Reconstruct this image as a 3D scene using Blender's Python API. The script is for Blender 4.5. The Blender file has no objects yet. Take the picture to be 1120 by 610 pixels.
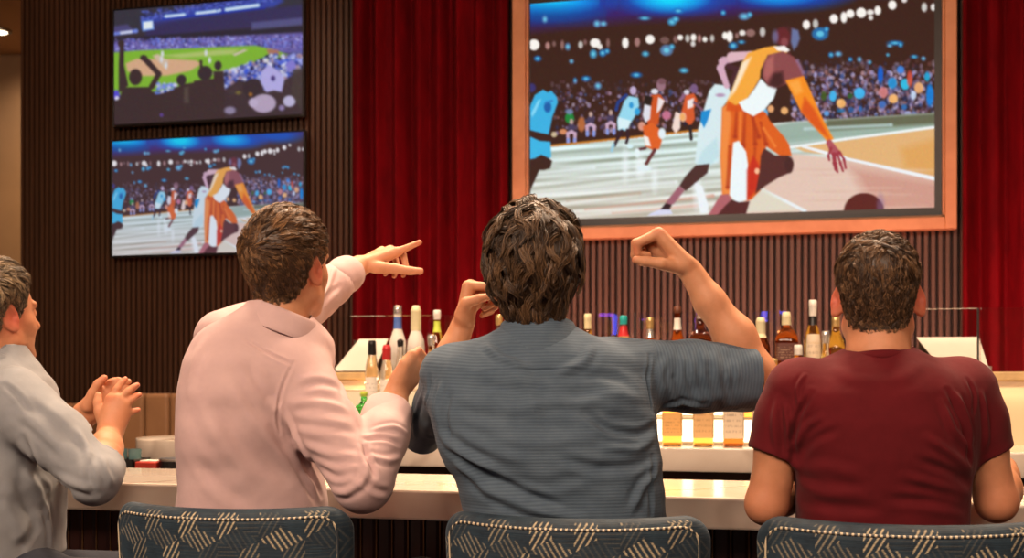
import bpy, bmesh, math, random
import numpy as np
from mathutils import Vector, Matrix

random.seed(7)
SC = bpy.context.scene
COL = SC.collection

# ---------------------------------------------------------------- camera maths
F = 1400.0            # focal length in pixels of the 1120 px wide frame
CZ = 1.32             # eye height
TH = math.radians(15)
FW = np.array([-math.sin(TH), math.cos(TH), 0.0])
RT = np.array([math.cos(TH), math.sin(TH), 0.0])
HY = 410.0            # horizon row

def at(px, py, Y):
    """world point on the plane y=Y seen at a pixel"""
    u = (px - 560) / F
    t = Y / (FW[1] + RT[1] * u)
    return (t * (FW[0] + RT[0] * u), Y, CZ - (py - HY) / F * t)

def cp(px, py, t):
    """camera-aligned point (right, depth, up) seen at a pixel at depth t"""
    return np.array([(px - 560) / F * t, t, CZ - (py - HY) / F * t])

def c2w(v):
    v = np.asarray(v, dtype=float)
    if v.ndim == 1:
        return RT * v[0] + FW * v[1] + np.array([0, 0, v[2]])
    return v[:, :1] * RT + v[:, 1:2] * FW + np.stack([0 * v[:, 2], 0 * v[:, 2], v[:, 2]], 1)

# ---------------------------------------------------------------- object helpers
def link(o, parent=None):
    COL.objects.link(o)
    if parent is not None:
        o.parent = parent
    return o

def tag(o, label=None, cat=None, group=None, kind=None):
    if label: o['label'] = label
    if cat: o['category'] = cat
    if group: o['group'] = group
    if kind: o['kind'] = kind
    return o

def empty(name, loc=(0, 0, 0), rz=0.0, label=None, cat=None, group=None, parent=None):
    o = bpy.data.objects.new(name, None)
    o.empty_display_size = 0.05
    o.location = loc
    o.rotation_euler = (0, 0, rz)
    link(o, parent)
    return tag(o, label, cat, group)

def mesh_obj(name, verts, faces, mat, parent=None, smooth=False, loc=None):
    me = bpy.data.meshes.new(name)
    me.from_pydata([tuple(map(float, v)) for v in verts], [], [tuple(map(int, f)) for f in faces])
    me.update()
    if smooth:
        me.polygons.foreach_set('use_smooth', [True] * len(me.polygons))
    o = bpy.data.objects.new(name, me)
    if mat: me.materials.append(mat)
    link(o, parent)
    if loc: o.location = loc
    return o

class MB:
    """collects simple solids into one mesh"""
    def __init__(s): s.bm = bmesh.new()
    def box(s, a, b, bev=0.0, seg=2):
        a = Vector(a); b = Vector(b)
        r = bmesh.ops.create_cube(s.bm, size=1.0)
        vs = r['verts']
        d = b - a; c = (a + b) / 2
        for v in vs:
            v.co = Vector((v.co.x * d.x, v.co.y * d.y, v.co.z * d.z)) + c
        if bev > 0:
            es = list({e for v in vs for e in v.link_edges})
            bmesh.ops.bevel(s.bm, geom=es, offset=bev, segments=seg, affect='EDGES', profile=0.5)
        return s
    def tube(s, pts, r, n=10, cap=True):
        pts = [Vector(p) for p in pts]
        rs = r if isinstance(r, (list, tuple)) else [r] * len(pts)
        rings = []
        up = Vector((0, 0, 1))
        for i, p in enumerate(pts):
            d = (pts[min(i + 1, len(pts) - 1)] - pts[max(i - 1, 0)]).normalized()
            a = d.cross(up)
            if a.length < 1e-3: a = d.cross(Vector((1, 0, 0)))
            a.normalize(); b = d.cross(a).normalized()
            rings.append([s.bm.verts.new(p + (a * math.cos(2 * math.pi * k / n) + b * math.sin(2 * math.pi * k / n)) * rs[i]) for k in range(n)])
        for i in range(len(rings) - 1):
            for k in range(n):
                s.bm.faces.new((rings[i][k], rings[i][(k + 1) % n], rings[i + 1][(k + 1) % n], rings[i + 1][k]))
        if cap:
            s.bm.faces.new(rings[0][::-1]); s.bm.faces.new(rings[-1])
        return s
    def lathe(s, prof, n=24, c=(0, 0, 0), sq=0.0, flat=1.0):
        """revolve (radius, height) pairs; sq>0 squares the section; flat scales depth"""
        rings = []
        for (r, z) in prof:
            ring = []
            for k in range(n):
                t = 2 * math.pi * (k + .5) / n
                cx, cy = math.cos(t), math.sin(t)
                q = sq[len(rings)] if isinstance(sq, (list, tuple)) else sq
                if q > 0:
                    e = 2 + 8 * q
                    f = (abs(cx) ** e + abs(cy) ** e) ** (-1 / e)
                    cx *= f; cy *= f
                ring.append(s.bm.verts.new((c[0] + r * cx, c[1] + r * cy * flat, c[2] + z)))
            rings.append(ring)
        for i in range(len(rings) - 1):
            for k in range(n):
                s.bm.faces.new((rings[i][k], rings[i][(k + 1) % n], rings[i + 1][(k + 1) % n], rings[i + 1][k]))
        s.bm.faces.new(rings[0][::-1]); s.bm.faces.new(rings[-1])
        return s
    def prism(s, poly, z0, z1, bev=0.0):
        lo = [s.bm.verts.new((p[0], p[1], z0)) for p in poly]
        hi = [s.bm.verts.new((p[0], p[1], z1)) for p in poly]
        n = len(poly)
        fs = [s.bm.faces.new(lo[::-1]), s.bm.faces.new(hi)]
        for k in range(n):
            fs.append(s.bm.faces.new((lo[k], lo[(k + 1) % n], hi[(k + 1) % n], hi[k])))
        if bev > 0:
            es = [e for f in fs[:2] for e in f.edges]
            bmesh.ops.bevel(s.bm, geom=es, offset=bev, segments=2, affect='EDGES', profile=0.5)
        return s
    def build(s, name, mat, parent=None, smooth=False, loc=None):
        bmesh.ops.recalc_face_normals(s.bm, faces=s.bm.faces[:])
        me = bpy.data.meshes.new(name)
        s.bm.to_mesh(me); s.bm.free()
        if smooth:
            me.polygons.foreach_set('use_smooth', [True] * len(me.polygons))
            try: me.set_sharp_from_angle(angle=math.radians(40))
            except Exception: pass
        if mat: me.materials.append(mat)
        o = bpy.data.objects.new(name, me)
        link(o, parent)
        if loc: o.location = loc
        return o

# ---------------------------------------------------------------- material helpers
def lin(c):
    """display colour 0..255 to linear"""
    o = []
    for v in c:
        v = v / 255.0
        o.append(v / 12.92 if v <= .04045 else ((v + .055) / 1.055) ** 2.4)
    return tuple(o)

class NT:
    def __init__(s, name):
        s.m = bpy.data.materials.new(name); s.m.use_nodes = True
        s.t = s.m.node_tree; s.n = s.t.nodes; s.l = s.t.links
        s.b = s.n['Principled BSDF']
    def node(s, ty, **kw):
        n = s.n.new(ty)
        for k, v in kw.items(): setattr(n, k, v)
        return n
    def set(s, **kw):
        for k, v in kw.items():
            k = k.replace('_', ' ')
            if len(np.shape(v)) == 1 and len(v) == 3: v = (*v, 1)
            s.b.inputs[k].default_value = v
        return s
    def link(s, a, b): s.l.new(a, b)
    def coord(s, out='Object', scale=(1, 1, 1)):
        c = s.node('ShaderNodeTexCoord'); m = s.node('ShaderNodeMapping')
        m.inputs['Scale'].default_value = scale
        s.link(c.outputs[out], m.inputs['Vector'])
        return m.outputs['Vector']
    def noise(s, vec, scale, detail=4, rough=.55, dist=0.0):
        n = s.node('ShaderNodeTexNoise')
        n.inputs['Scale'].default_value = scale; n.inputs['Detail'].default_value = detail
        n.inputs['Roughness'].default_value = rough; n.inputs['Distortion'].default_value = dist
        if vec is not None: s.link(vec, n.inputs['Vector'])
        return n.outputs['Fac']
    def ramp(s, fac, stops):
        r = s.node('ShaderNodeValToRGB')
        e = r.color_ramp.elements
        while len(e) < len(stops): e.new(.5)
        for i, (p, c) in enumerate(stops):
            e[i].position = p; e[i].color = (*c, 1) if len(c) == 3 else c
        s.link(fac, r.inputs['Fac'])
        return r.outputs['Color']
    def math(s, op, a, b=None, c=None):
        n = s.node('ShaderNodeMath', operation=op)
        for i, v in enumerate((a, b, c)):
            if v is None: continue
            if isinstance(v, (int, float)): n.inputs[i].default_value = v
            else: s.link(v, n.inputs[i])
        return n.outputs[0]
    def mix(s, fac, a, b, mode='MIX'):
        n = s.node('ShaderNodeMix', data_type='RGBA', blend_type=mode)
        for sock, v in ((n.inputs['Factor'], fac), (n.inputs['A'], a), (n.inputs['B'], b)):
            if isinstance(v, (int, float)): sock.default_value = v
            elif isinstance(v, tuple): sock.default_value = (*v, 1) if len(v) == 3 else v
            else: s.link(v, sock)
        return n.outputs['Result']
    def bump(s, h, strength=.3, dist=.002, prev=None):
        n = s.node('ShaderNodeBump')
        n.inputs['Strength'].default_value = strength; n.inputs['Distance'].default_value = dist
        s.link(h, n.inputs['Height'])
        if prev is not None: s.link(prev, n.inputs['Normal'])
        s.link(n.outputs['Normal'], s.b.inputs['Normal'])
        return n.outputs['Normal']
    def base(s, sock): s.link(sock, s.b.inputs['Base Color'])

def simple(name, rgb, rough=.5, metal=0.0, var=.12, scale=14.0, **kw):
    """a plain finish with a little procedural mottling"""
    n = NT(name)
    v = n.coord('Object')
    f = n.noise(v, scale, 3)
    a = tuple(c * (1 - var) for c in rgb); b = tuple(min(1, c * (1 + var)) for c in rgb)
    n.base(n.ramp(f, [(.3, a), (.7, b)]))
    n.set(Roughness=rough, Metallic=metal, **kw)
    return n.m

def emit(name, rgb, strength):
    n = NT(name)
    n.set(Base_Color=(.02, .02, .02), Roughness=.4)
    n.b.inputs['Emission Color'].default_value = (*rgb, 1)
    n.b.inputs['Emission Strength'].default_value = strength
    return n.m

# ---------------------------------------------------------------- camera
cam_d = bpy.data.cameras.new('camera'); cam = bpy.data.objects.new('camera', cam_d)
COL.objects.link(cam)
cam.location = (0, 0, CZ)
cam.rotation_euler = (math.pi / 2, 0, TH)
cam_d.sensor_width = 36; cam_d.lens = 36 * F / 1120
cam_d.shift_y = (HY - 305) / 1120
cam_d.clip_start = .05
cam_d.dof.use_dof = True; cam_d.dof.focus_distance = 2.65; cam_d.dof.aperture_fstop = 6.3
SC.camera = cam
SC.view_settings.view_transform = 'Standard'
SC.view_settings.look = 'None'
SC.view_settings.exposure = 0.0
SC.view_settings.gamma = 1.0
SC.view_settings.use_curve_mapping = False
SC.cycles.max_bounces = 10
SC.cycles.transmission_bounces = 10
SC.cycles.sample_clamp_indirect = 4.0
SC.cycles.caustics_reflective = False
SC.cycles.caustics_refractive = False

w = bpy.data.worlds.new('world'); SC.world = w; w.use_nodes = True
w.node_tree.nodes['Background'].inputs[0].default_value = (1.0, .75, .55, 1)
w.node_tree.nodes['Background'].inputs[1].default_value = .05
# ================================================================ the room
WY = 7.1                      # face of the slatted wall
CEIL = 4.1
M = {}
# slatted dark wood: grain runs up the slats
n = NT('slat_wood')
v = n.coord('Object', (60, 60, 1.5))
f = n.noise(v, 1.0, 5, .6)
n.base(n.ramp(f, [(.25, (.055, .025, .012)), (.75, (.108, .052, .027))]))
n.set(Roughness=.45); n.bump(f, .15, .002)
M['slat'] = n.m
M['slat_back'] = simple('slat_groove', (.014, .007, .005), .7)
n = NT('carpet_floor')
v = n.coord('Object')
f = n.noise(v, 60, 4)
n.base(n.ramp(f, [(.3, (.03, .018, .014)), (.7, (.07, .04, .03))])); n.set(Roughness=.9); n.bump(f, .4, .004)
M['floor'] = n.m
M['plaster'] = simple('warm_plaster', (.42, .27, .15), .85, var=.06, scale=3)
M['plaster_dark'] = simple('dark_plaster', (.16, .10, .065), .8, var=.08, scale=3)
M['ceil'] = simple('ceiling_paint', (.62, .42, .26), .9, var=.04, scale=2)
M['black'] = simple('black_plastic', (.012, .011, .011), .35)
M['steel'] = simple('brushed_steel', (.55, .53, .50), .3, 1.0)
M['brass'] = simple('brass', (.65, .42, .18), .3, 1.0)

XL, XR, YB, YF = -8.0, 4.2, -3.2, 9.6
def slab(name, a, b, mat):
    o = MB().box(a, b).build(name, mat)
    return tag(o, kind='structure')
slab('floor', (XL - .1, YB - .1, -.08), (XR + .1, YF + .1, 0), M['floor'])
slab('ceiling', (XL - .1, YB - .1, CEIL), (XR + .1, YF + .1, CEIL + .1), M['ceil'])
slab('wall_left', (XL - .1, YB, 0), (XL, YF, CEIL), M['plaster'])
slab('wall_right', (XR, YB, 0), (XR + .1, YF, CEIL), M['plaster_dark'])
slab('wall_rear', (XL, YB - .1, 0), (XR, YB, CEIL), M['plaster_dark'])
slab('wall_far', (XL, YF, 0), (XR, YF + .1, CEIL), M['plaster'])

# slatted feature wall: backing panel and slats in one surface
xw0 = at(22, 200, WY)[0]
wb = MB()
wb.box((xw0, WY + .03, 0), (XR, WY + .16, CEIL))
wall = wb.build('wall_back', M['slat_back']); tag(wall, kind='structure')
sl = MB()
x = xw0 + .002
verts = []; faces = []
while x < XR - .04:
    a, b = x, x + .023
    i = len(verts)
    for (xx, yy) in ((a, WY + .03), (a + .002, WY), (b - .002, WY), (b, WY + .03)):
        verts += [(xx, yy, 0), (xx, yy, CEIL)]
    for k in range(3):
        faces.append((i + 2 * k, i + 2 * k + 2, i + 2 * k + 3, i + 2 * k + 1))
    x += .0365
o = mesh_obj('slats', verts, faces, M['slat'], wall)

# ---- velvet curtains
n = NT('red_velvet')
v = n.coord('Object', (1, 1, .25))
f = n.noise(v, 16, 5, .6)
n.base(n.ramp(f, [(.25, (.075, .0007, .0030)), (.75, (.165, .0014, .0056))]))
n.set(Roughness=.75, Specular_IOR_Level=.08, Sheen_Weight=.06, Sheen_Roughness=.35, Sheen_Tint=(1, .12, .10))
f2 = n.noise(n.coord('Object'), 260, 2); n.bump(f2, .25, .002)
M['velvet'] = n.m

def curtain(x0, x1, label, seed):
    rnd = random.Random(seed)
    N = int((x1 - x0) / .006)
    ph = 0.0; top = CEIL - .05
    xs = [x0 + (x1 - x0) * i / N for i in range(N + 1)]
    # pleat depth as a sum of uneven folds
    ks = [(rnd.uniform(.115, .15), rnd.random() * 6, .040), (rnd.uniform(.21, .30), rnd.random() * 6, .022), (rnd.uniform(.045, .06), rnd.random() * 6, .006)]
    def dep(x, z):
        s = 0
        for (wl, p, a) in ks:
            s += a * math.sin(2 * math.pi * x / wl + p + .25 * math.sin(z * .9 + p))
        return s
    zs = [.02, .5, 1, 1.5, 2, 2.5, 3, 3.5, top]
    V = []; Fc = []
    for z in zs:
        for x in xs: V.append((x, WY - .085 + dep(x, z), z))
    for j in range(len(zs) - 1):
        for i in range(N):
            a = j * (N + 1) + i
            Fc.append((a, a + 1, a + N + 2, a + N + 1))
    e = empty('velvet_curtain', ((x0 + x1) / 2, WY - .085, .02), label=label, cat='curtain', group='red velvet curtains')
    V = [(a - (x0 + x1) / 2, b - WY + .085, c - .02) for a, b, c in V]
    o = mesh_obj('drape', V, Fc, M['velvet'], e, True)
    md = o.modifiers.new('thick', 'SOLIDIFY'); md.thickness = .006
    r = MB().box((-(x1 - x0) / 2, -.02, top - .03), ((x1 - x0) / 2, .03, top + .02), .005).build('curtain_track', M['black'], e)
cx0 = at(389, 200, WY)[0]; cx1 = at(562, 200, WY)[0]
curtain(cx0 + .01, cx1 - .01, 'red velvet curtain hanging between the small screens and the framed big screen', 3)
cx2 = at(1045, 200, WY)[0]
curtain(cx2 + .025, cx2 + 1.5, 'red velvet curtain hanging right of the framed big screen', 5)

# ================================================================ the screens
def srgb2lin(a):
    a = np.clip(a, 0, 1)
    return np.where(a <= .04045, a / 12.92, ((a + .055) / 1.055) ** 2.4)

class Canvas:
    """paints the programme shown on a screen as anti-aliased shapes"""
    def __init__(s, x0, y0, x1, y1, res, bg):
        s.x0, s.y0, s.res = x0, y0, res
        s.W, s.H = int((x1 - x0) * res), int((y1 - y0) * res)
        s.X, s.Y = np.meshgrid(x0 + (np.arange(s.W) + .5) / res, y0 + (np.arange(s.H) + .5) / res)
        s.a = np.zeros((s.H, s.W, 3)); s.a[:] = np.array(bg) / 255.
    def _box(s, x0, y0, x1, y1):
        i0 = max(0, int((y0 - s.y0) * s.res)); i1 = min(s.H, int((y1 - s.y0) * s.res) + 1)
        j0 = max(0, int((x0 - s.x0) * s.res)); j1 = min(s.W, int((x1 - s.x0) * s.res) + 1)
        return (slice(i0, max(i0, i1)), slice(j0, max(j0, j1)))
    def blend(s, b, al, col):
        al = al[..., None]
        col = np.array(col) / 255. if np.ndim(col) == 1 else col
        s.a[b] = s.a[b] * (1 - al) + col * al
    def poly(s, pts, col, soft=1.0, al=1.0):
        P = np.array(pts, float)
        m = soft + 1
        b = s._box(P[:, 0].min() - m, P[:, 1].min() - m, P[:, 0].max() + m, P[:, 1].max() + m)
        X, Y = s.X[b], s.Y[b]
        if X.size == 0: return
        d = np.full(X.shape, 1e9); inside = np.zeros(X.shape, bool)
        n = len(P)
        for i in range(n):
            ax, ay = P[i]; bx, by = P[(i + 1) % n]
            ex, ey = bx - ax, by - ay
            L = ex * ex + ey * ey + 1e-9
            t = np.clip(((X - ax) * ex + (Y - ay) * ey) / L, 0, 1)
            d = np.minimum(d, np.hypot(X - ax - t * ex, Y - ay - t * ey))
            c = ((ay > Y) != (by > Y)) & (X < (bx - ax) * (Y - ay) / ((by - ay) if by != ay else 1e-9) + ax)
            inside ^= c
        sd = np.where(inside, -d, d)
        s.blend(b, np.clip(.5 - sd / soft, 0, 1) * al, col)
    def ell(s, cx, cy, rx, ry, col, soft=1.0, al=1.0, rot=0.0):
        R = max(rx, ry) + soft + 1
        b = s._box(cx - R, cy - R, cx + R, cy + R)
        X, Y = s.X[b] - cx, s.Y[b] - cy
        if X.size == 0: return
        c, sn = math.cos(rot), math.sin(rot)
        x, y = X * c + Y * sn, -X * sn + Y * c
        r = np.hypot(x / rx, y / ry)
        s.blend(b, np.clip(.5 - (r - 1) * min(rx, ry) / soft, 0, 1) * al, col)
    def line(s, pts, wd, col, soft=.8, al=1.0):
        for (ax, ay), (bx, by) in zip(pts[:-1], pts[1:]):
            w0 = wd if not isinstance(wd, tuple) else wd[0]
            w1 = wd if not isinstance(wd, tuple) else wd[1]
            L = math.hypot(bx - ax, by - ay) + 1e-9
            nx, ny = -(by - ay) / L, (bx - ax) / L
            s.poly([(ax + nx * w0, ay + ny * w0), (bx + nx * w1, by + ny * w1), (bx - nx * w1, by - ny * w1), (ax - nx * w0, ay - ny * w0)], col, soft, al)
            s.ell(ax, ay, w0, w0, col, soft, al); s.ell(bx, by, w1, w1, col, soft, al)
    def grad(s, box, c0, c1, horizontal=False, al=1.0):
        b = s._box(*box)
        t = (s.X[b] - box[0]) / (box[2] - box[0]) if horizontal else (s.Y[b] - box[1]) / (box[3] - box[1])
        t = np.clip(t, 0, 1)[..., None]
        col = (np.array(c0) * (1 - t) + np.array(c1) * t) / 255.
        s.a[b] = s.a[b] * (1 - al) + col * al
    def blur(s, k):
        a = s.a
        for ax in (0, 1):
            ker = np.exp(-np.linspace(-2, 2, 2 * k + 1) ** 2); ker /= ker.sum()
            pad = [(0, 0)] * 3; pad[ax] = (k, k)
            p = np.pad(a, pad, mode='edge')
            o = 0
            for i, kk in enumerate(ker):
                o = o + kk * (p[i:i + a.shape[0]] if ax == 0 else p[:, i:i + a.shape[1]])
            a = o
        s.a = a
    def sample(s, X, Y):
        fx = np.clip((X - s.x0) * s.res - .5, 0, s.W - 1.001); fy = np.clip((Y - s.y0) * s.res - .5, 0, s.H - 1.001)
        j, i = fx.astype(int), fy.astype(int)
        u, v = (fx - j)[..., None], (fy - i)[..., None]
        A = s.a
        return (A[i, j] * (1 - u) + A[i, j + 1] * u) * (1 - v) + (A[i + 1, j] * (1 - u) + A[i + 1, j + 1] * u) * v

def lerp_y(x, x0, y0, x1, y1): return y0 + (y1 - y0) * (x - x0) / (x1 - x0)

def paint_basketball():
    c = Canvas(576, -26, 1028, 246, 2, (58, 32, 24))
    rs = random.Random(11)
    # roof of the arena: purple with blue glows
    c.poly([(570, -30), (1030, -30), (1030, -24), (900, 2), (800, 17), (690, 22), (570, 34)], (56, 30, 100), 14)
    for (x, y, rx, ry, col, al) in [(598, 2, 62, 18, (0, 90, 215), .95), (600, 0, 40, 11, (0, 200, 255), .95), (733, -2, 56, 16, (0, 100, 220), .9), (733, -3, 30, 12, (0, 215, 255), 1),
                                    (862, -8, 60, 17, (0, 80, 200), .9), (850, -8, 30, 10, (0, 190, 255), .9), (598, 17, 50, 8, (0, 80, 140), .6), (960, -20, 50, 14, (0, 80, 200), .8)]:
        c.ell(x, y, rx, ry, col, 14, al)
    # lamp row and reflections
    lamps = [(584, 49, 6, 6, 255), (599, 50, 2.5, 4, 190), (606, 48, 2, 3, 120), (615, 49, 2, 5, 150), (635, 49, 2.5, 4, 200), (640, 46, 2, 3, 120), (651, 47, 5.5, 5, 255), (656, 51, 3, 3, 240), (665, 47, 2, 5, 130),
             (684, 47, 3.5, 6, 255), (697, 46, 3, 5, 170), (711, 43, 5, 5, 255), (727, 44, 5, 4, 110), (739, 43, 2.5, 4, 130), (744, 41, 3, 3, 255), (752, 42, 2.5, 4, 200), (758.5, 41, 3, 4, 255), (758, 48, 2.5, 3, 220),
             (765, 42, 2, 4, 190), (771, 43, 2.6, 3, 250), (779, 42, 2.2, 4, 200), (793, 39, 3, 4, 255), (798, 40, 3.4, 6, 255), (812, 36, 3.5, 3, 240), (806, 39, 2, 3, 150), (821, 36, 5, 4, 150), (834, 35, 3, 5, 200),
             (882, 27, 4, 5, 255), (892, 26, 3, 5, 200), (912, 20.5, 4.5, 5, 255), (923, 19, 3.5, 6, 255), (930, 15, 4.5, 4.5, 255), (942, 14, 5.5, 5.5, 255), (952, 13.5, 4, 3, 240), (952.5, 19.5, 2.5, 2.5, 230), (960, 11.5, 3.5, 5, 255), (976, 5.5, 4.5, 5, 255), (989, 0, 3, 3, 230), (1011, 8, 3, 5, 210), (1021, 8, 3, 4, 240)]
    for (x, y, rx, ry, b) in lamps:
        k = b / 255.
        col = (255 * k, 250 * k, 244 * k) if b > 195 else (200 * k + 30, 150 * k + 20, 150 * k + 15)
        c.ell(x, y, rx, ry, col, 1.6, .97)
    blues = [(596, 21, 3, 4), (653, 26, 4, 4), (660, 26, 4, 3), (735, 24, 5, 4), (739, 21, 4, 3), (814, 18, 6, 4), (820, 16, 3, 3), (791, 14, 3, 3), (621, 51, 3, 4), (588, 64, 4, 3), (649, 59, 4, 5), (659, 58, 4, 4), (664, 56, 3, 3), (625, 67, 2.5, 2.5),
             (729, 55, 7, 6), (735, 51, 3, 3), (802, 50, 5, 4), (811, 46, 4, 2), (897, 37, 9, 7), (904, 32, 3, 3), (748, 77, 5, 3), (706, 59, 4, 3), (909, 60, 3, 3), (917, 59, 4, 3), (930, 65, 2.5, 2.5), (940, 65, 2.5, 3), (951, 68, 2.3, 2.3),
             (971, 60, 1.8, 1.8), (979, 47, 8, 2.5), (973, 50, 3, 2), (985, 49, 2.5, 3), (1000, 62, 4, 2), (1010, 64, 2.5, 2.5), (641, 86, 5, 3), (654, 94, 4, 4), (629, 88, 2, 3), (696, 82, 6, 3), (742, 12, 6, 3), (705, 20, 6, 2)]
    for (x, y, rx, ry) in blues:
        c.ell(x, y, rx, ry, rs.choice([(30, 120, 190), (60, 150, 200), (20, 110, 190), (90, 140, 190)]), 2.2, .85)
        c.ell(x, y, rx * .45, ry * .45, (110, 215, 240), 1.6, .8)
    # spectators, dense and small
    pal = [(150, 140, 190), (110, 100, 150), (80, 70, 110), (180, 170, 215), (130, 90, 110), (60, 90, 150), (40, 50, 90), (170, 120, 120), (90, 60, 60), (30, 30, 60), (205, 190, 220)]
    for k in range(620):
        x = rs.uniform(604, 836); y = rs.uniform(88, lerp_y(x, 604, 150, 836, 128))
        s_ = rs.uniform(.8, 2.1)
        c.ell(x, y, s_, s_ * rs.uniform(.8, 1.6), rs.choice(pal), 1.2, rs.uniform(.25, .75) * (0.45 if y < 100 else 1))
    for k in range(1500):
        x = rs.uniform(866, 1024); y = 66 + (134 - 66) * rs.random() ** .75
        s_ = rs.uniform(.9, 2.4)
        c.ell(x, y, s_, s_ * rs.uniform(.8, 1.6), rs.choice(pal), 1.2, rs.uniform(.3, .85) * (.5 if y < 78 else 1))
    for (x, y, rx, ry, col) in [(940, 102, 6, 6, (60, 190, 250)), (911, 105, 4, 6, (60, 190, 250)), (976, 91, 5, 6, (30, 150, 220)), (990, 92, 5, 6, (40, 200, 245)), (1014, 84, 3, 5, (20, 170, 220)), (1017, 104, 4, 12, (0, 130, 225)),
                                (1005, 96, 5, 6, (245, 180, 120)), (977, 108, 5, 5, (255, 190, 110)), (920, 113, 5, 5, (255, 190, 110)), (858, 121, 4, 4, (255, 190, 120)), (843, 119, 3.5, 4, (250, 180, 120)), (966, 101, 5, 6, (215, 130, 130)),
                                (999, 104, 3, 5, (200, 220, 245)), (995, 86, 3, 9, (210, 80, 60)), (965, 114, 4, 4, (60, 110, 190)), (989, 117, 3, 3, (40, 110, 180)), (931, 120, 3, 3, (40, 90, 150)), (941, 119, 2, 3, (40, 110, 180)),
                                (920, 121, 4, 2, (30, 110, 160)), (993, 124, 4, 2.5, (180, 190, 235)), (1000, 124, 3, 2, (130, 150, 220)), (904, 124, 3, 3, (100, 170, 240)), (901, 105, 3, 5, (60, 90, 30)), (930, 105, 3, 3, (40, 90, 40)),
                                (963, 82, 3, 9, (0, 100, 220)), (985, 76, 4, 4, (60, 140, 235)), (836, 124, 4, 6, (110, 190, 235)), (623, 129, 5, 6, (20, 140, 60)), (623, 122, 4, 3, (120, 140, 180)), (636, 136, 4, 8, (190, 110, 60)), (616, 144, 4, 3, (230, 150, 100)), (606, 147, 3, 3, (220, 200, 160))]:
        c.ell(x, y, rx, ry, col, 1.6, .9)
    for (x, y) in [(625, 146), (646, 138), (668, 136)]:       # courtside helpers with bent legs
        c.ell(x, y - 6, 4, 6, (70, 60, 90), 1.5); c.ell(x, y - 13, 2, 3, (190, 160, 150), 1)
        for sx in (-1, 1):
            c.line([(x, y - 2), (x + sx * 4, y), (x + sx * 3.6, y + 9)], 1.7, (200, 165, 190), 1)
            c.line([(x + sx * 3.6, y + 6), (x + sx * 3.6, y + 10)], 1.4, (130, 150, 220), 1)
    # playing floor
    base = lambda x: lerp_y(x, 604, 159, 700, 149) if x < 760 else lerp_y(x, 760, 143, 1024, 124)
    c.poly([(570, 165), (604, 158.5), (700, 149), (760, 142), (866, 133), (1030, 123), (1030, 260), (570, 260)], (205, 210, 204), 1.2)
    c.line([(600, 160), (700, 149.5), (770, 142)], 1.3, (200, 125, 40), 1.2)
    b = c._box(570, 140, 1030, 260)
    X, Y = c.X[b], c.Y[b]
    # long soft streaks of sheen on the boards
    rsn = np.random.RandomState(4)
    yy = Y + (X - 600) * .085
    tex = np.zeros_like(X)
    for k in range(26):
        fr = rsn.uniform(.15, 1.1); tex += np.sin(yy * fr + rsn.uniform(0, 6) + X * rsn.uniform(-.012, .012) + 1.2 * np.sin(X * .02 + rsn.uniform(0, 6)))
    tex /= 6
    floor_mask = (Y > np.where(X < 760, 159 - (X - 604) * .104, 143 - (X - 760) * .072) + 1.5)[..., None]
    warm = np.clip((Y - 160) / 80, 0, 1)[..., None]
    colr = np.array([196, 214, 208]) * (1 - warm) + np.array([212, 204, 190]) * warm
    colr = colr + tex[..., None] * np.array([24, 26, 30])
    c.a[b] = np.where(floor_mask, np.clip(colr, 0, 255) / 255., c.a[b])
    # far green band and right lane colours
    c.poly([(866, 134), (1030, 124), (1030, 137), (940, 149), (850, 158), (800, 160), (800, 146)], (148, 172, 158), 3, .9)
    c.poly([(905, 131), (1030, 123), (1030, 135), (900, 143)], (92, 92, 66), 5, .85)
    c.line([(880, 141), (975, 136.5)], 1.6, (185, 210, 208), 2, .8)
    c.poly([(868, 161), (1030, 139), (1030, 196), (925, 172), (880, 166)], (226, 178, 120), 2)
    c.poly([(985, 162), (1030, 150), (1030, 192), (990, 184)], (222, 158, 82), 10, .7)
    c.poly([(868, 168), (925, 174), (1030, 196), (1030, 260), (800, 260), (826, 200)], (226, 196, 180), 4)
    c.poly([(930, 182), (1030, 198), (1030, 240), (960, 240)], (204, 146, 130), 16, .85)
    for k in range(16):
        x = rs.uniform(880, 1000); y = rs.uniform(185, 232)
        c.ell(x, y, rs.uniform(14, 40), rs.uniform(.7, 1.6), rs.choice([(236, 208, 188), (212, 168, 150)]), 2, .35)
    c.line([(848, 163.5), (925, 152), (1030, 138)], 1.3, (240, 245, 245), 1.2)
    c.line([(878, 160), (924, 173), (1030, 197)], (1.4, 2.2), (238, 242, 246), 1.2)
    c.line([(834, 208), (858, 219.5), (881, 231)], 1.9, (232, 240, 242), 1.4)
    c.poly([(824, 214), (835, 206), (872, 230), (815, 232)], (222, 220, 200), 3, .8)
    for (x0, y0, x1, y1, col) in [(585, 190, 650, 183, (236, 245, 248)), (600, 201, 760, 186, (236, 240, 240)), (585, 213, 740, 199, (240, 245, 248)), (640, 229, 780, 214, (214, 150, 130)), (620, 220, 700, 211, (196, 170, 150)), (670, 233, 770, 224, (216, 160, 140)), (600, 176, 690, 169, (222, 240, 240))]:
        c.line([(x0, y0), (x1, y1)], (.7, 1.8), col, 2.2, .6)
    # floor reflections below players
    for (x, y, rx, ry) in [(700, 182, 5, 12), (684, 180, 3, 16), (716, 196, 3, 12), (762, 205, 4, 20), (768, 220, 4, 12)]:
        c.ell(x, y, rx, ry, (240, 248, 250), 5, .7)
    # player in blue cut by the left edge
    sk = (60, 34, 28)
    c.poly([(578, 120), (585, 104), (594, 98), (599, 101), (603, 99), (609, 106), (610, 112), (604, 128), (602, 138), (600, 147), (590, 145), (579, 142)], (56, 176, 226), 1.4)
    c.poly([(581, 124), (588, 110), (592, 108), (586, 122), (582, 128)], (130, 215, 245), 1.6)
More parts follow.
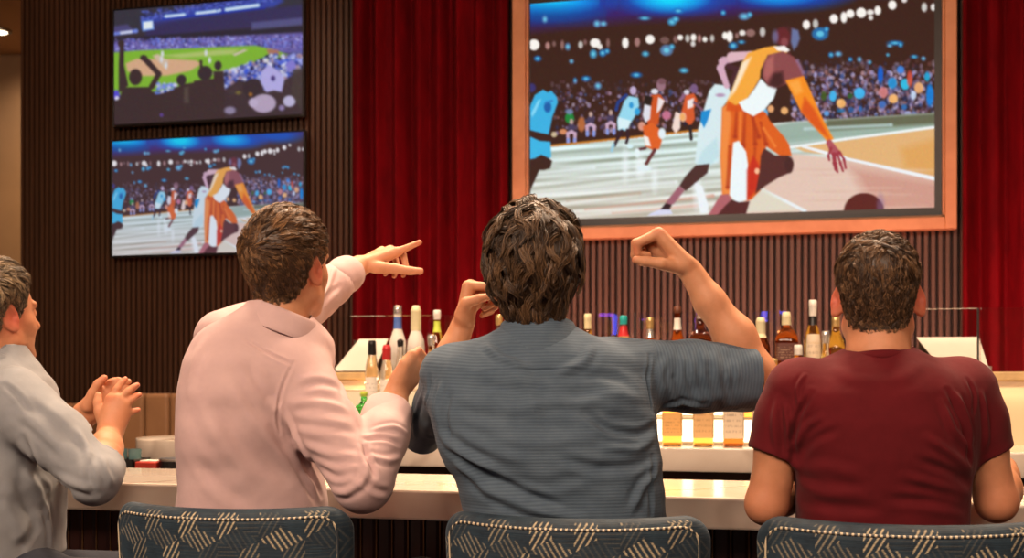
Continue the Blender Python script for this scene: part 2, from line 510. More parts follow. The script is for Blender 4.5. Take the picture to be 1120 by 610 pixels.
    c.ell(599, 117, 4, 6, (20, 84, 160), 2, .9); c.line([(597, 112), (604, 110)], 1, (50, 130, 200))
    c.poly([(578, 143), (590, 145), (602, 151), (610, 152), (606, 155), (590, 153), (578, 149)], sk, 1)
    c.poly([(579, 149), (590, 154), (602, 155), (603, 172), (597, 174), (592, 170), (585, 175), (579, 174)], (58, 180, 228), 1.3)
    c.poly([(576, 175), (585, 173), (592, 169), (599, 172), (604, 176), (602, 184), (595, 186), (590, 186), (586, 195), (581, 206), (578, 216), (574, 216)], sk, 1.2)
    c.ell(581, 96, 5, 5, (54, 54, 130), 2, .8)
    def mini(x, y, s, top, leg, skin, shoe=(235, 240, 245), lean=0.0, hair=(40, 26, 22)):
        q = lambda a, b: (x + (a + lean * b) * s, y + b * s)
        c.line([q(-3, 26), q(-5, 36), q(-9, 42)], 1.4 * s, skin); c.line([q(4, 26), q(7, 34), q(3, 43)], 1.4 * s, skin)
        c.ell(*q(-10, 43), 3.2 * s, 1.3 * s, shoe); c.ell(*q(3, 44), 3.6 * s, 1.4 * s, shoe)
        c.poly([q(-6, 15), q(6, 15), q(8, 27), q(2, 28), q(0, 22), q(-3, 29), q(-8, 27)], leg, 1.1)
        c.poly([q(-5, 2), q(0, -1), q(6, 3), q(6, 16), q(-6, 16)], top, 1.1)
        c.line([q(-5, 4), q(-8, 11), q(-5, 16)], 1.4 * s, skin); c.line([q(6, 4), q(9, 10), q(8, 16)], 1.4 * s, skin)
        c.ell(*q(1, -6), 2.6 * s, 3.4 * s, skin, 1); c.ell(*q(.6, -8), 2.8 * s, 2.2 * s, hair, 1)
    # light blue runner
    c.line([(685, 104), (676, 112), (674, 120)], 1.8, (30, 60, 130))
    c.ell(692.5, 99, 3.6, 4.6, (190, 170, 205), 1.2)
    c.poly([(683, 110), (688, 105), (698, 107), (699, 116), (694, 128), (688, 137), (686, 143), (676, 142), (675, 132), (679, 121)], (150, 216, 238), 1.3)
    c.poly([(676, 128), (690, 132), (686, 144), (682, 140), (676, 142)], (215, 240, 246), 1.4)
    c.ell(690.5, 115, 2.4, 3.4, (40, 150, 210), 1.2); c.ell(697, 122, 3, 4, (40, 160, 220), 1.2)
    c.line([(680, 143), (676, 151), (672, 159)], 1.8, (50, 30, 40)); c.line([(686, 142), (687, 150), (685, 156)], 1.6, (50, 30, 40))
    c.line([(671, 158), (669, 165)], 1.5, (150, 200, 220)); c.ell(689, 160, 3.5, 2.4, (215, 240, 245), 1.2)
    # orange runner with white sleeves of shirt
    c.ell(723, 93, 5, 7, (150, 110, 125), 1.2); c.ell(724, 89, 4.6, 3.4, (120, 80, 90), 1.4); c.ell(716, 100, 4, 3, (225, 225, 235), 1.2)
    c.poly([(712, 104), (722, 103), (727, 110), (722, 122), (720, 136), (711, 140), (705, 128)], (206, 84, 34), 1.3)
    c.poly([(720, 106), (727, 110), (722, 120), (718, 124)], (236, 226, 226), 1.2)
    c.poly([(706, 104), (714, 106), (712, 116), (706, 120), (704, 112)], (34, 26, 22), 1.5)
    c.poly([(705, 114), (712, 116), (711, 130), (706, 134), (703, 126)], (222, 222, 232), 1.3)
    c.ell(702, 138, 4, 5, (214, 150, 130), 1.3)
    c.poly([(703, 138), (714, 134), (722, 142), (724, 154), (721, 163), (714, 164), (706, 160)], (222, 96, 36), 1.3)
    c.poly([(704, 148), (709, 150), (712, 160), (706, 159)], (242, 240, 236), 1.2)
    c.line([(706, 162), (698, 163.5)], 1.5, (90, 40, 46)); c.line([(716, 164), (711, 172), (707, 179)], 2, (104, 50, 50))
    c.ell(705, 184, 8, 3, (225, 240, 244), 1.6); c.ell(697, 167, 3, 5, (230, 244, 246), 1.4); c.ell(724, 146, 4, 6, (228, 240, 246), 1.6)
    # distant orange player
    c.ell(759, 97, 4.2, 5.2, (120, 90, 130), 1.2); c.ell(751, 101, 3, 3, (214, 210, 225), 1.2); c.line([(748, 104), (744, 110)], 1.8, (140, 100, 130))
    c.poly([(750, 104), (759, 102), (763, 110), (759, 119), (760, 130), (755, 138), (749, 132), (744, 128)], (214, 90, 44), 1.3)
    c.poly([(752, 110), (759, 107), (758, 117), (752, 119)], (240, 228, 226), 1.2); c.ell(747, 128, 3.4, 5, (236, 190, 170), 1.5)
    c.poly([(739, 122), (744, 124), (744, 140), (739, 146), (735, 140)], (240, 216, 206), 1.3); c.ell(746.5, 128, 3, 4, (240, 170, 100), 1.4)
    c.ell(729, 126, 5, 5, (210, 120, 150), 2, .9); c.line([(755, 138), (756, 152)], 1.8, (40, 30, 34)); c.line([(759, 112), (768, 120)], 1.4, (120, 80, 100))
    # white player behind the dribbler
    c.poly([(782, 92), (797, 94), (800, 104), (790, 118), (790, 160), (786, 178), (766, 182), (760, 178), (764, 140), (771, 116), (776, 99)], (214, 234, 238), 1.6)
    c.poly([(767, 122), (778, 119), (774, 132), (770, 140), (766, 132)], (20, 140, 210), 1.3)
    c.poly([(768, 165), (784, 150), (787, 170), (778, 180), (762, 180)], (186, 220, 228), 3, .7)
    c.line([(792, 66), (788, 74), (795, 94)], (4, 3), (214, 170, 190), 1.4); c.line([(790, 67), (812, 62)], (4, 3.4), (212, 168, 186), 1.4)
    c.line([(797, 72), (806, 76), (801, 90)], (3, 3), (70, 36, 44), 2); c.ell(788, 104, 5, 2, (180, 150, 180), 1.6)
    c.poly([(761, 180.5), (776, 179), (774, 189), (762, 199), (750, 209), (743, 203), (750, 192)], (74, 44, 42), 1.1)
    c.poly([(743, 203), (749, 208), (737, 223), (727, 226), (729, 220)], (158, 98, 112), 1.3)
    c.poly([(728, 222), (735, 224), (732, 230), (722, 229)], (46, 26, 34), 1); c.poly([(722, 229), (733, 229), (736, 234), (708, 236), (712, 233)], (214, 216, 240), 1.2)
    c.poly([(760, 200), (768, 203), (775, 226), (774, 233), (766, 233), (764, 222)], (236, 243, 247), 1.6)
    # dribbler in orange, the large figure
    c.ell(860, 40, 13, 12, (70, 34, 34), 1.6); c.ell(856, 40, 8, 10, (104, 36, 42), 3, .9)
    c.poly([(866, 31), (873, 33), (875, 42), (872, 50), (868, 55), (865, 46)], (110, 130, 180), 2.6, .85); c.ell(848, 40, 3.4, 7, (120, 120, 170), 3, .7)
    c.ell(858, 46, 4, 5, (150, 80, 84), 3, .8)
    c.poly([(844, 52), (864, 56), (866, 62), (845, 58)], (90, 40, 40), 1.5)
    # far arm on hip
    c.line([(822, 60), (800, 62)], (4, 5), (222, 180, 190), 1.4)
    # shorts
    c.poly([(790, 118), (800, 108), (822, 112), (838, 124), (842, 132), (858, 150), (863, 158), (866, 170), (856, 172), (838, 160), (834, 180), (832, 208), (822, 218), (815, 220), (790, 214), (788, 170)], (222, 96, 30), 1.3)
    c.poly([(790, 118), (797, 112), (800, 130), (796, 170), (800, 214), (790, 213), (788, 170)], (246, 150, 74), 4, .8)
    for (x0, y0, x1, y1) in [(806, 118, 804, 150), (815, 122, 813, 160), (824, 128, 826, 158), (832, 134, 838, 158), (820, 120, 830, 150), (798, 160, 796, 205), (826, 162, 822, 205)]:
        c.line([(x0, y0), (x1, y1)], (.8, 2.0), (166, 48, 22), 3.2, .75)
    for (x0, y0, x1, y1) in [(810, 120, 809, 155), (835, 140, 848, 160)]:
        c.line([(x0, y0), (x1, y1)], 1.2, (248, 140, 60), 2.5, .7)
    c.poly([(802, 156), (808, 154), (816, 166), (818, 180), (817, 219), (806, 221), (798, 214), (800, 180)], (236, 247, 250), 1.3)
    c.poly([(817, 186), (824, 170), (831, 182), (830, 205), (822, 214), (817, 219)], (200, 40, 28), 3, .85); c.ell(828, 187, 2.6, 3.2, (250, 190, 150), 1.2)
    # near thigh and shin
    c.poly([(836, 162), (848, 170), (862, 170), (868, 178), (866, 188), (852, 194), (836, 204), (826, 212), (831, 186), (832, 170)], (84, 42, 40), 1.4)
    c.ell(863, 180, 5, 9, (70, 36, 36), 2)
    c.poly([(788, 213), (797, 212), (800, 218), (790, 230), (786, 236), (774, 236), (780, 226)], (176, 98, 104), 1.6)
    c.poly([(800, 218), (808, 221), (820, 220), (816, 234), (784, 236), (792, 226)], (84, 38, 38), 1.4)
    # vest
    c.poly([(818, 58), (836, 52), (848, 50), (862, 55), (858, 62), (840, 60), (832, 76), (831, 86), (824, 98), (816, 110), (802, 116), (794, 113), (803, 92), (812, 68)], (246, 168, 62), 1.4)
    c.poly([(812, 68), (822, 62), (812, 84), (804, 100), (797, 108), (803, 92)], (255, 236, 210), 3, .9)
    c.poly([(796, 110), (806, 116), (818, 108), (826, 118), (838, 124), (832, 130), (815, 122), (794, 121)], (214, 80, 24), 2, .9)
    c.poly([(846, 51), (858, 50), (864, 55), (860, 57), (850, 55)], (250, 244, 240), 1.2)
    c.poly([(832, 86), (838, 92), (850, 96), (846, 108), (836, 120), (824, 127), (813, 121), (808, 112), (818, 107), (826, 96)], (238, 248, 250), 1.3)
    # near arm: shoulder, orange sleeve, hand
    c.poly([(840, 60), (856, 56), (868, 62), (876, 72), (880, 84), (878, 90), (860, 92), (850, 96), (840, 94), (834, 84), (835, 70)], (140, 74, 76), 1.8)
    c.poly([(846, 80), (856, 78), (858, 92), (850, 97), (840, 93)], (60, 28, 30), 5, .9); c.poly([(838, 66), (846, 60), (846, 78), (838, 88), (835, 80)], (190, 110, 104), 4, .7); c.line([(872, 66), (879, 80)], 1.6, (150, 120, 160), 3, .7)
    c.poly([(859, 88), (879, 83), (886, 98), (892, 112), (902, 134), (912, 152), (905, 155), (890, 138), (876, 122), (868, 106)], (246, 142, 34), 1.5)
    c.poly([(880, 106), (890, 118), (904, 144), (908, 153), (890, 138), (876, 122)], (214, 74, 24), 4, .8); c.poly([(862, 90), (874, 87), (878, 100), (870, 104)], (255, 176, 80), 4, .7)
    c.line([(907, 156), (913, 166)], (3.4, 4.8), (176, 84, 92), 1.2)
    for pts in [[(909, 162), (906, 170), (907, 175)], [(913, 168), (914, 178), (916, 188)], [(916, 168), (919, 178), (922, 187)], [(911, 168), (912, 178), (914, 186)], [(918, 166), (923, 174), (925, 184)]]:
        c.line(pts, (1.6, 1.1), (158, 52, 66), 1)
    # ball entering at the lower edge
    c.ell(945, 231, 22, 20, (92, 34, 30), 1.6); c.ell(963, 226, 4, 12, (130, 110, 160), 4, .5)
    return c

def paint_baseball():
    c = Canvas(120, -6, 336, 142, 3, (62, 52, 60))
    rs = random.Random(5)
    c.poly([(120, 8), (335, -8), (335, 20), (120, 34)], (58, 54, 66), 2)
    c.poly([(155, 18), (235, 3), (300, -6), (310, 4), (300, 10), (200, 22), (156, 30)], (60, 74, 170), 4)
    for k in range(260):
        x = rs.uniform(156, 304); y = lerp_y(x, 156, 17, 304, 1) + rs.uniform(-6, 4)
        c.ell(x, y, rs.uniform(.8, 2), rs.uniform(.6, 1.3), rs.choice([(90, 110, 220), (50, 60, 150), (120, 130, 230), (40, 40, 90)]), 1.2, .6)
    for (a, b) in [((183, 17.5), (203, 16)), ((217, 15), (237, 13)), ((249, 11.5), (283, 7.5))]:
        c.line([a, b], 2.0, (160, 205, 255), 1.4); c.line([a, b], .9, (235, 245, 255), 1)
    c.line([(240, 13), (242, 12)], 1.6, (190, 215, 255)); c.line([(180, 20), (290, 11)], .8, (30, 50, 190), 1.4)
    c.poly([(160, 24), (330, 8), (330, 28), (160, 40)], (58, 50, 100), 4, .8)
    c.poly([(156, 22), (168, 21), (170, 31), (157, 33)], (110, 160, 255), 2); c.poly([(158, 23), (168, 22), (168, 30), (158, 31)], (240, 250, 255), 1.2)
    c.line([(124, 35), (150, 32.5)], 2, (120, 140, 235), 2); c.line([(133, 34), (144, 33)], 1.5, (225, 230, 255), 1.4); c.poly([(124, 27), (140, 25), (146, 31), (124, 34)], (92, 84, 150), 3, .7)
    c.poly([(120, 40), (335, 30), (335, 38), (120, 46)], (46, 40, 54), 3, .9)
    c.poly([(276, 26), (330, 22), (330, 30), (276, 34)], (96, 96, 150), 3, .8)
    # stands
    c.poly([(120, 44), (335, 38), (335, 60), (120, 60)], (110, 98, 176), 3)
    for k in range(900):
        x = rs.uniform(122, 334); y = rs.uniform(41, 56)
        c.ell(x, y, rs.uniform(.7, 1.8), rs.uniform(.7, 1.8), rs.choice([(140, 130, 220), (90, 84, 170), (60, 56, 110), (180, 180, 245), (110, 130, 230), (130, 110, 170)]), 1.2, .65)
    # pitch
    c.poly([(118, 56), (150, 54), (280, 51), (300, 56), (316, 62), (300, 70), (280, 76), (250, 88), (205, 96), (118, 104)], (134, 190, 56), 2)
    c.poly([(138, 68), (150, 63), (192, 64), (216, 66), (222, 70), (210, 77), (184, 82), (150, 82), (140, 76)], (226, 178, 142), 2.4)
    c.poly([(168, 60), (174, 58), (186, 66), (184, 76), (178, 70)], (222, 196, 170), 2); c.poly([(176, 60), (240, 55), (262, 55), (256, 60), (200, 63)], (196, 208, 130), 3, .8)
    c.poly([(256, 60), (268, 55), (272, 56), (258, 62)], (220, 200, 190), 1.6)
    c.poly([(292, 55), (304, 56), (306, 62), (294, 61)], (190, 104, 110), 2, .8)
    c.poly([(232, 81), (290, 67), (300, 66), (296, 70), (250, 82)], (226, 210, 214), 2.4)
    for (x, y) in [(179, 58), (227, 58), (231, 66), (178, 64), (183, 71)]:
        c.ell(x, y, 1.6, 3.4, (226, 230, 240), 1.4)
    # near stands right and left
    c.poly([(245, 84), (262, 78), (296, 70), (318, 60), (335, 54), (335, 140), (245, 140)], (100, 100, 170), 4)
    for k in range(700):
        x = rs.uniform(246, 334); y = rs.uniform(62 + max(0, (296 - x)) * .35, 104)
        r_ = rs.uniform(1, 2.8)
        c.ell(x, y, r_, r_, rs.choice([(210, 215, 255), (150, 160, 240), (60, 90, 220), (50, 60, 140), (120, 130, 200), (235, 235, 255), (190, 150, 160), (40, 36, 70)]), 1.4, .75)
    for k in range(60):
        c.ell(rs.uniform(171, 196), rs.uniform(90, 102), rs.uniform(1, 2.4), rs.uniform(1, 2.4), rs.choice([(70, 110, 230), (130, 150, 240), (215, 215, 250)]), 1.4, .85)
    c.ell(127, 102, 4, 5, (90, 80, 220), 2); c.ell(128, 106, 2.4, 2.4, (230, 225, 255), 1.4)
    dk = (66, 48, 50)
    c.poly([(118, 112), (128, 108), (150, 96), (165, 98), (172, 103), (190, 98), (200, 92), (214, 90), (246, 86), (248, 150), (118, 150)], dk, 2)
    c.poly([(245, 100), (262, 88), (280, 92), (290, 100), (335, 76), (335, 150), (245, 150)], dk, 3, .95)
    # arms-up fan
    c.ell(149, 83, 7.4, 9, dk, 1.4); c.poly([(131, 46), (136, 44), (136, 70), (141, 92), (130, 100), (130, 70)], dk, 1.4); c.ell(132.5, 46, 3.6, 4, dk, 1.4)
    c.line([(158, 62), (164, 68), (175, 80), (167, 94)], (3, 3), dk, 1.4); c.ell(158, 62, 4, 3, dk, 1.4)
    c.poly([(134, 94), (166, 94), (172, 120), (128, 120)], dk, 1.4)
    # the other dark heads
    for (x, y, rx, ry) in [(200, 87, 5.5, 6), (226, 80, 8, 8), (240, 72, 4, 5), (278, 98, 11, 11)]:
        c.ell(x, y, rx, ry, (60, 46, 52), 1.4)
    c.poly([(192, 95), (208, 94), (214, 124), (190, 124)], dk, 2); c.poly([(214, 88), (236, 86), (246, 100), (246, 124), (208, 124)], dk, 1.6); c.poly([(235, 78), (246, 78), (248, 110), (236, 110)], dk, 1.6)
    c.line([(221.5, 67), (222, 78)], 1.5, dk, 1.2)
    c.poly([(203, 96), (208, 94), (208, 112), (203, 112)], (98, 84, 76), 3, .7)
    # bright hats and shirts on the right
    c.poly([(286, 80), (294, 72), (306, 80), (311, 88), (308, 102), (300, 100), (292, 102), (286, 92)], (188, 180, 240), 2); c.ell(299, 87, 2.4, 3, (80, 66, 130), 1.8)
    c.ell(289, 114, 13, 10, (190, 170, 200), 2); c.ell(278, 113, 5, 5, (200, 182, 214), 2); c.ell(316, 112, 6.5, 6, (198, 190, 228), 2); c.ell(308, 119, 3, 3, (150, 130, 180), 2)
    c.ell(253, 121, 6, 4, (150, 136, 170), 2.4); c.ell(318, 74, 5, 6, (140, 130, 220), 2); c.poly([(320, 78), (330, 76), (330, 122), (318, 104)], (74, 62, 60), 3, .9)
    c.ell(275, 104, 2, 2, (170, 110, 50), 1.6); c.ell(262, 102, 3, 2, (120, 104, 60), 2); c.ell(178, 125, 2, 2, (100, 70, 150), 1.6)
    return c

def picture_mat(name, strength):
    n = NT(name)
    a = n.node('ShaderNodeAttribute'); a.attribute_name = 'picture'
    n.set(Base_Color=(.008, .008, .009), Roughness=.45)
    n.b.inputs['Specular IOR Level'].default_value = .06
    n.link(a.outputs['Color'], n.b.inputs['Emission Color'])
    n.b.inputs['Emission Strength'].default_value = strength
    return n.m

def screen_mesh(name, x0, x1, z0, z1, Y, nx, nz, colour_fn, mat, parent, off):
    """glowing flat panel whose cells carry the picture"""
    xs = np.linspace(x0, x1, nx); zs = np.linspace(z1, z0, nz)
    X, Z = np.meshgrid(xs, zs)
    V = np.stack([X - off[0], np.full_like(X, Y) - off[1], Z - off[2]], -1).reshape(-1, 3)
    i = (np.arange(nz - 1)[:, None] * nx + np.arange(nx - 1)[None]).reshape(-1)
    Fc = np.stack([i, i + nx, i + nx + 1, i + 1], 1)
    me = bpy.data.meshes.new(name)
    me.vertices.add(len(V)); me.vertices.foreach_set('co', V.ravel())
    me.loops.add(Fc.size); me.loops.foreach_set('vertex_index', Fc.ravel())
    me.polygons.add(len(Fc)); me.polygons.foreach_set('loop_start', np.arange(0, Fc.size, 4))
    me.update(calc_edges=True)
    U, W_ = np.meshgrid(np.linspace(0, 1, nx), np.linspace(0, 1, nz))
    col = srgb2lin(colour_fn(U, W_)).reshape(-1, 3)
    at_ = me.attributes.new('picture', 'FLOAT_COLOR', 'POINT')
    at_.data.foreach_set('color', np.concatenate([col, np.ones((len(col), 1))], 1).ravel().astype(np.float32))
    me.materials.append(mat)
    o = bpy.data.objects.new(name, me)
    return link(o, parent)

game = paint_basketball()
ball = paint_baseball()
ball.blur(4); game.blur(1)
for c_ in (game, ball):
    c_.a = np.clip(c_.a + np.random.RandomState(2).normal(0, .018, c_.a.shape), 0, 1)
game.blur(1)

def px_of(x, Y, z):
    t = x * FW[0] + Y * FW[1]
    return 560 + F * (x * RT[0] + Y * RT[1]) / t, HY - F * (z - CZ) / t

# ---- the framed big screen
SY = WY - .06
sx0 = at(580, 240, SY)[0]; sx1 = at(1022, 227, SY)[0]
zb = (at(700, 237, SY)[2] + at(1000, 227.5, SY)[2]) / 2
zt = zb + (sx1 - sx0) * 9 / 16
n = NT('frame_wood')
v = n.coord('Object', (3, 3, 3)); f = n.noise(v, 2.2, 5, .6, .4)
n.base(n.ramp(f, [(.3, (.50, .245, .105)), (.7, (.62, .33, .155))])); n.set(Roughness=.45)
M['frame_wood'] = n.m
M['screen'] = picture_mat('lit_screen', 1.0)
big = empty('television', ((sx0 + sx1) / 2, SY, zb), label='large framed screen showing a basketball game on the slatted wall', cat='television')
off = np.array(big.location)
def big_col(U, V):
    x = sx0 + (sx1 - sx0) * U; z = zt + (zb - zt) * V
    px, py = px_of(x, SY, z)
    return game.sample(px, py)
screen_mesh('screen', sx0, sx1, zb, zt, SY, 452, 256, big_col, M['screen'], big, off)
ifx0 = at(575, 200, SY - .03)[0]; ifx1 = at(1033.5, 200, SY - .03)[0]; ifz = zb - .055
ofx0 = at(561, 200, SY - .03)[0]; ofx1 = at(1046.5, 200, SY - .03)[0]; ofz = ifz - .062
bz = MB(); bz.box((ifx0 - off[0], .002, ifz - off[2]), (ifx1 - off[0], .055, zt + .05 - off[2]), .002)
bz.build('back_panel', M['black'], big)
fr = MB()
zt2 = zt + .05; zt3 = zt2 + .062
for (a, b) in (((ofx0, ofz), (ifx0, zt3)), ((ifx1, ofz), (ofx1, zt3)), ((ifx0, ofz), (ifx1, ifz)), ((ifx0, zt2), (ifx1, zt3))):
    fr.box((a[0] - off[0], -.045, a[1] - off[2]), (b[0] - off[0], .055, b[1] - off[2]), .004)
    # stepped inner lip
fr.build('frame', M['frame_wood'], big)
gl = MB()
e_ = .012
for (a, b) in (((ifx0, ifz), (ifx0 + e_, zt2)), ((ifx1 - e_, ifz), (ifx1, zt2)), ((ifx0, ifz), (ifx1, ifz + e_)), ((ifx0, zt2 - e_), (ifx1, zt2))):
    gl.box((a[0] - off[0], -.02, a[1] - off[2]), (b[0] - off[0], .01, b[1] - off[2]), .002)
gl.build('inner_lip', M['frame_wood'], big)

# ---- two smaller screens, one above the other
def small_tv(pl, pr, pt, pb, label, fn, strength):
    Y = WY - .07
    x0 = at(pl, 100, Y)[0]; x1 = at(pr, 100, Y)[0]
    zc = ((at(pl, pb[0], Y)[2]) + at(pr, pb[1], Y)[2]) / 2
    zt_ = ((at(pl, pt[0], Y)[2]) + at(pr, pt[1], Y)[2]) / 2
    e = empty('television', ((x0 + x1) / 2, Y, zc), label=label, cat='television', group='small screens on the slatted wall')
    off = np.array(e.location)
    screen_mesh('screen', x0, x1, zc, zt_, Y, 216, 132, fn, picture_mat('lit_small_screen', strength), e, off)
    hx = (x1 - x0) / 2; h = zt_ - zc
    b = MB()
    for (a, c) in (((-hx - .012, -.016), (-hx, h + .012)), ((hx, -.016), (hx + .012, h + .012)), ((-hx, -.016), (hx, 0)), ((-hx, h), (hx, h + .012))):
        b.box((a[0], -.006, a[1]), (c[0], .03, c[1]), .002)
    b.build('bezel', M['black'], e)
    MB().box((-hx, .004, .0), (hx, .035, h)).build('casing', M['black'], e)
    MB().box((-.15, .035, h / 2 - .12), (.15, .07, h / 2 + .12)).build('wall_mount', M['steel'], e)
small_tv(125, 331, (10, -3), (135, 126), 'upper small screen showing a baseball stadium crowd on the slatted wall',
         lambda U, V: np.clip(ball.sample(125 + 205 * U, (10 - 12 * U) * (1 - V) + (135 - 9 * U) * V) * .95 + .01, 0, 1), .9)
game2 = paint_basketball() if False else game
import copy
g2 = copy.copy(game); g2.a = game.a.copy(); g2.blur(4)
def lower_col(U, V):
    # the same broadcast, cropped and paler
    x = sx0 + (sx1 - sx0) * U; z = zt + (zb - zt) * (V * 1.0)
    px, py = px_of(x, SY, z)
    c = g2.sample(px, py)
    return np.clip(c * .82 + np.array([.10, .10, .14]), 0, 1)
small_tv(123, 332, (152, 147.5), (280, 273), 'lower small screen showing the basketball game on the slatted wall', lower_col, .9)
# ================================================================ the bar
def marble(name, a, b, vein, rough):
    n = NT(name)
    v = n.coord('Object')
    f = n.noise(v, 3.0, 6, .6, .6)
    base = n.ramp(f, [(.3, a), (.7, b)])
    wv = n.node('ShaderNodeTexWave'); wv.inputs['Scale'].default_value = .9; wv.inputs['Distortion'].default_value = 9
    wv.inputs['Detail'].default_value = 4; wv.inputs['Detail Scale'].default_value = 1.6
    mp = n.node('ShaderNodeMapping'); mp.inputs['Rotation'].default_value = (.3, .2, .9)
    n.link(v, mp.inputs['Vector']); n.link(mp.outputs['Vector'], wv.inputs['Vector'])
    m = n.math('POWER', wv.outputs['Fac'], 40.0)
    m = n.math('MULTIPLY', m, .45)
    n.base(n.mix(m, base, vein))
    n.set(Roughness=rough)
    n.b.inputs['Coat Weight'].default_value = .3
    n.b.inputs['Coat Roughness'].default_value = .05
    return n.m
M['marble'] = marble('polished_marble', (.62, .52, .43), (.74, .65, .55), (.42, .32, .25), .16)
M['cream'] = simple('cream_laminate', (.62, .46, .30), .5, var=.03, scale=2)
M['oak'] = simple('pale_oak', (.52, .36, .17), .45, var=.15, scale=20)
n = NT('maroon_fluting'); v = n.coord('Object', (40, 40, 2)); f = n.noise(v, 1, 3)
n.base(n.ramp(f, [(.3, (.022, .006, .005)), (.7, (.042, .010, .008))])); n.set(Roughness=.4); M['maroon'] = n.m
M['lit_panel'] = emit('backlit_acrylic', (1.0, .80, .52), 2.6)
M['lit_dim'] = emit('backlit_cream_acrylic', (1.0, .66, .34), .95)
M['dark_wood'] = simple('dark_wood', (.05, .027, .017), .4, var=.25, scale=9)

CT, CB, CY0, CY1 = 1.045, .972, 2.90, 3.38
bx0, bx1 = -3.1, 2.3
bar = empty('bar_counter', ((bx0 + bx1) / 2, CY0, 0), label='long front bar counter with cream marble top and dark fluted front', cat='bar counter')
ox, oy = bar.location.x, bar.location.y
MB().box((bx0 - ox, 0, CB), (bx1 - ox, CY1 - CY0, CT), .006).build('countertop', M['marble'], bar)
MB().box((bx0 + .05 - ox, .14, .0), (bx1 - .05 - ox, .42, CB)).build('body', M['dark_wood'], bar)
fl = MB(); x = bx0 + .05
while x < bx1 - .08:
    fl.box((x - ox, .115, .05), (x + .037 - ox, .14, CB), .006, 1); x += .042
fl.build('fluted_front', M['maroon'], bar)
gd = MB(); x = bx0 + .05 + .0385
while x < bx1 - .08:
    gd.box((x - ox, .119, .05), (x + .002 - ox, .14, CB)); x += .042
gd.build('inlay_strips', simple('bronze_inlay', (.30, .16, .07), .35, .6), bar)

# ---- back bar: rounded marble slab on a dark cabinet, stepped lit tiers, cream back panel, oak ledge
BT, BB = 1.058, .972
Y0, Y1 = 4.62, 5.12
xl = at(158, 480, (Y0 + Y1) / 2)[0]; xr = 2.6
bb = empty('back_bar', ((xl + xr) / 2, Y0, 0), label='back bar with rounded marble slab, lit bottle tiers and cream panel', cat='back bar')
ox, oy = bb.location.x, bb.location.y
R = (Y1 - Y0) / 2
poly = [(xr - ox, 0), (xr - ox, Y1 - Y0)]
for k in range(0, 19):
    a = math.pi / 2 + math.pi * k / 18
    poly.append((xl + R - ox + R * math.cos(a), R + R * math.sin(a)))
MB().prism(poly, BB, BT, .006).build('marble_slab', M['marble'], bb, True)
cab = MB().box((xl + .5 - ox, .10, 0), (xr - ox, Y1 - Y0, BB - .0)).build('cabinet', M['dark_wood'], bb)
x = xl + .55; k = 0
while x + .6 < xr:
    dd = MB().box((x - ox, .08, .08), (x + .58 - ox, .10, BB - .06), .004).build('cabinet_door', M['dark_wood'], bb)
    MB().box((x + .50 - ox, .055, .55), (x + .515 - ox, .08, .75), .003).build('handle', M['steel'], dd)
    x += .6
tx0 = at(372, 440, 4.9)[0]; tx1 = at(946, 440, 4.9)[0]
T1, T2 = 1.16, 1.26
lx0 = at(500, 440, 4.83)[0]
st = MB()
st.box((tx0 - ox, 4.835 - oy, BT), (tx1 - ox, 4.95 - oy, T1 - .0))
st.box((tx0 - ox, 4.95 - oy, BT), (tx1 - ox, 5.08 - oy, T2))
st.build('bottle_steps', M['cream'], bb)
MB().box((lx0 - ox, 4.829 - oy, BT + .012), (tx1 - .01 - ox, 4.836 - oy, T1 - .008)).build('lit_step', M['lit_panel'], bb)
MB().box((tx0 + .01 - ox, 4.829 - oy, BT + .012), (lx0 - .01 - ox, 4.836 - oy, T1 - .008)).build('lit_step', M['lit_dim'], bb)
MB().box((tx0 + .01 - ox, 4.944 - oy, T1 + .006), (lx0 - .01 - ox, 4.951 - oy, T2 - .008)).build('lit_step', M['lit_dim'], bb)
MB().box((lx0 - ox, 4.944 - oy, T1 + .006), (tx1 - .01 - ox, 4.951 - oy, T2 - .008)).build('lit_step', M['lit_panel'], bb)
pxl = at(345, 440, 5.1)[0]
MB().box((pxl - ox, 5.085 - oy, BT), (xr - ox, 5.12 - oy, 1.30)).build('cream_back_panel', M['cream'], bb)
MB().box((pxl - .02 - ox, 5.07 - oy, 1.30), (xr - ox, 5.75 - oy, 1.332), .004).build('oak_ledge', M['oak'], bb)
MB().box((pxl - ox, 5.62 - oy, 0), (xr - ox, 5.70 - oy, 1.30)).build('rear_panel', M['dark_wood'], bb)

# ---- glass screens on the ledge
n = NT('clear_glass'); n.set(Base_Color=(.93, .95, .93), Roughness=.0, IOR=1.5)
n.b.inputs['Transmission Weight'].default_value = 1.0
M['glass'] = n.m
for (pa, pb, lab) in ((357, 694, 'glass screen on the back bar ledge, left length behind the vodka bottles'), (698, 1069, 'glass screen on the back bar ledge, middle length behind the whisky bottles'),
                      (1072, 1330, 'glass screen on the back bar ledge, right length in front of the right curtain')):
    a = at(pa, 400, 5.24)[0]; b = at(pb, 400, 5.24)[0]
    e = empty('glass_screen', ((a + b) / 2, 5.24, 1.332), label=lab, cat='glass screen', group='glass screens on the ledge')
    h = (b - a) / 2
    MB().box((-h, -.004, .004), (h, .004, .246), .0015, 1).build('pane', M['glass'], e)
    for s in (-h + .03, h - .03):
        MB().box((s - .012, -.012, 0), (s + .012, .012, .022), .002).build('clamp', M['steel'], e)
    MB().box((h - .0015, -.006, .0), (h + .0065, .006, .246), .001).build('edge_strip', M['black'], e)

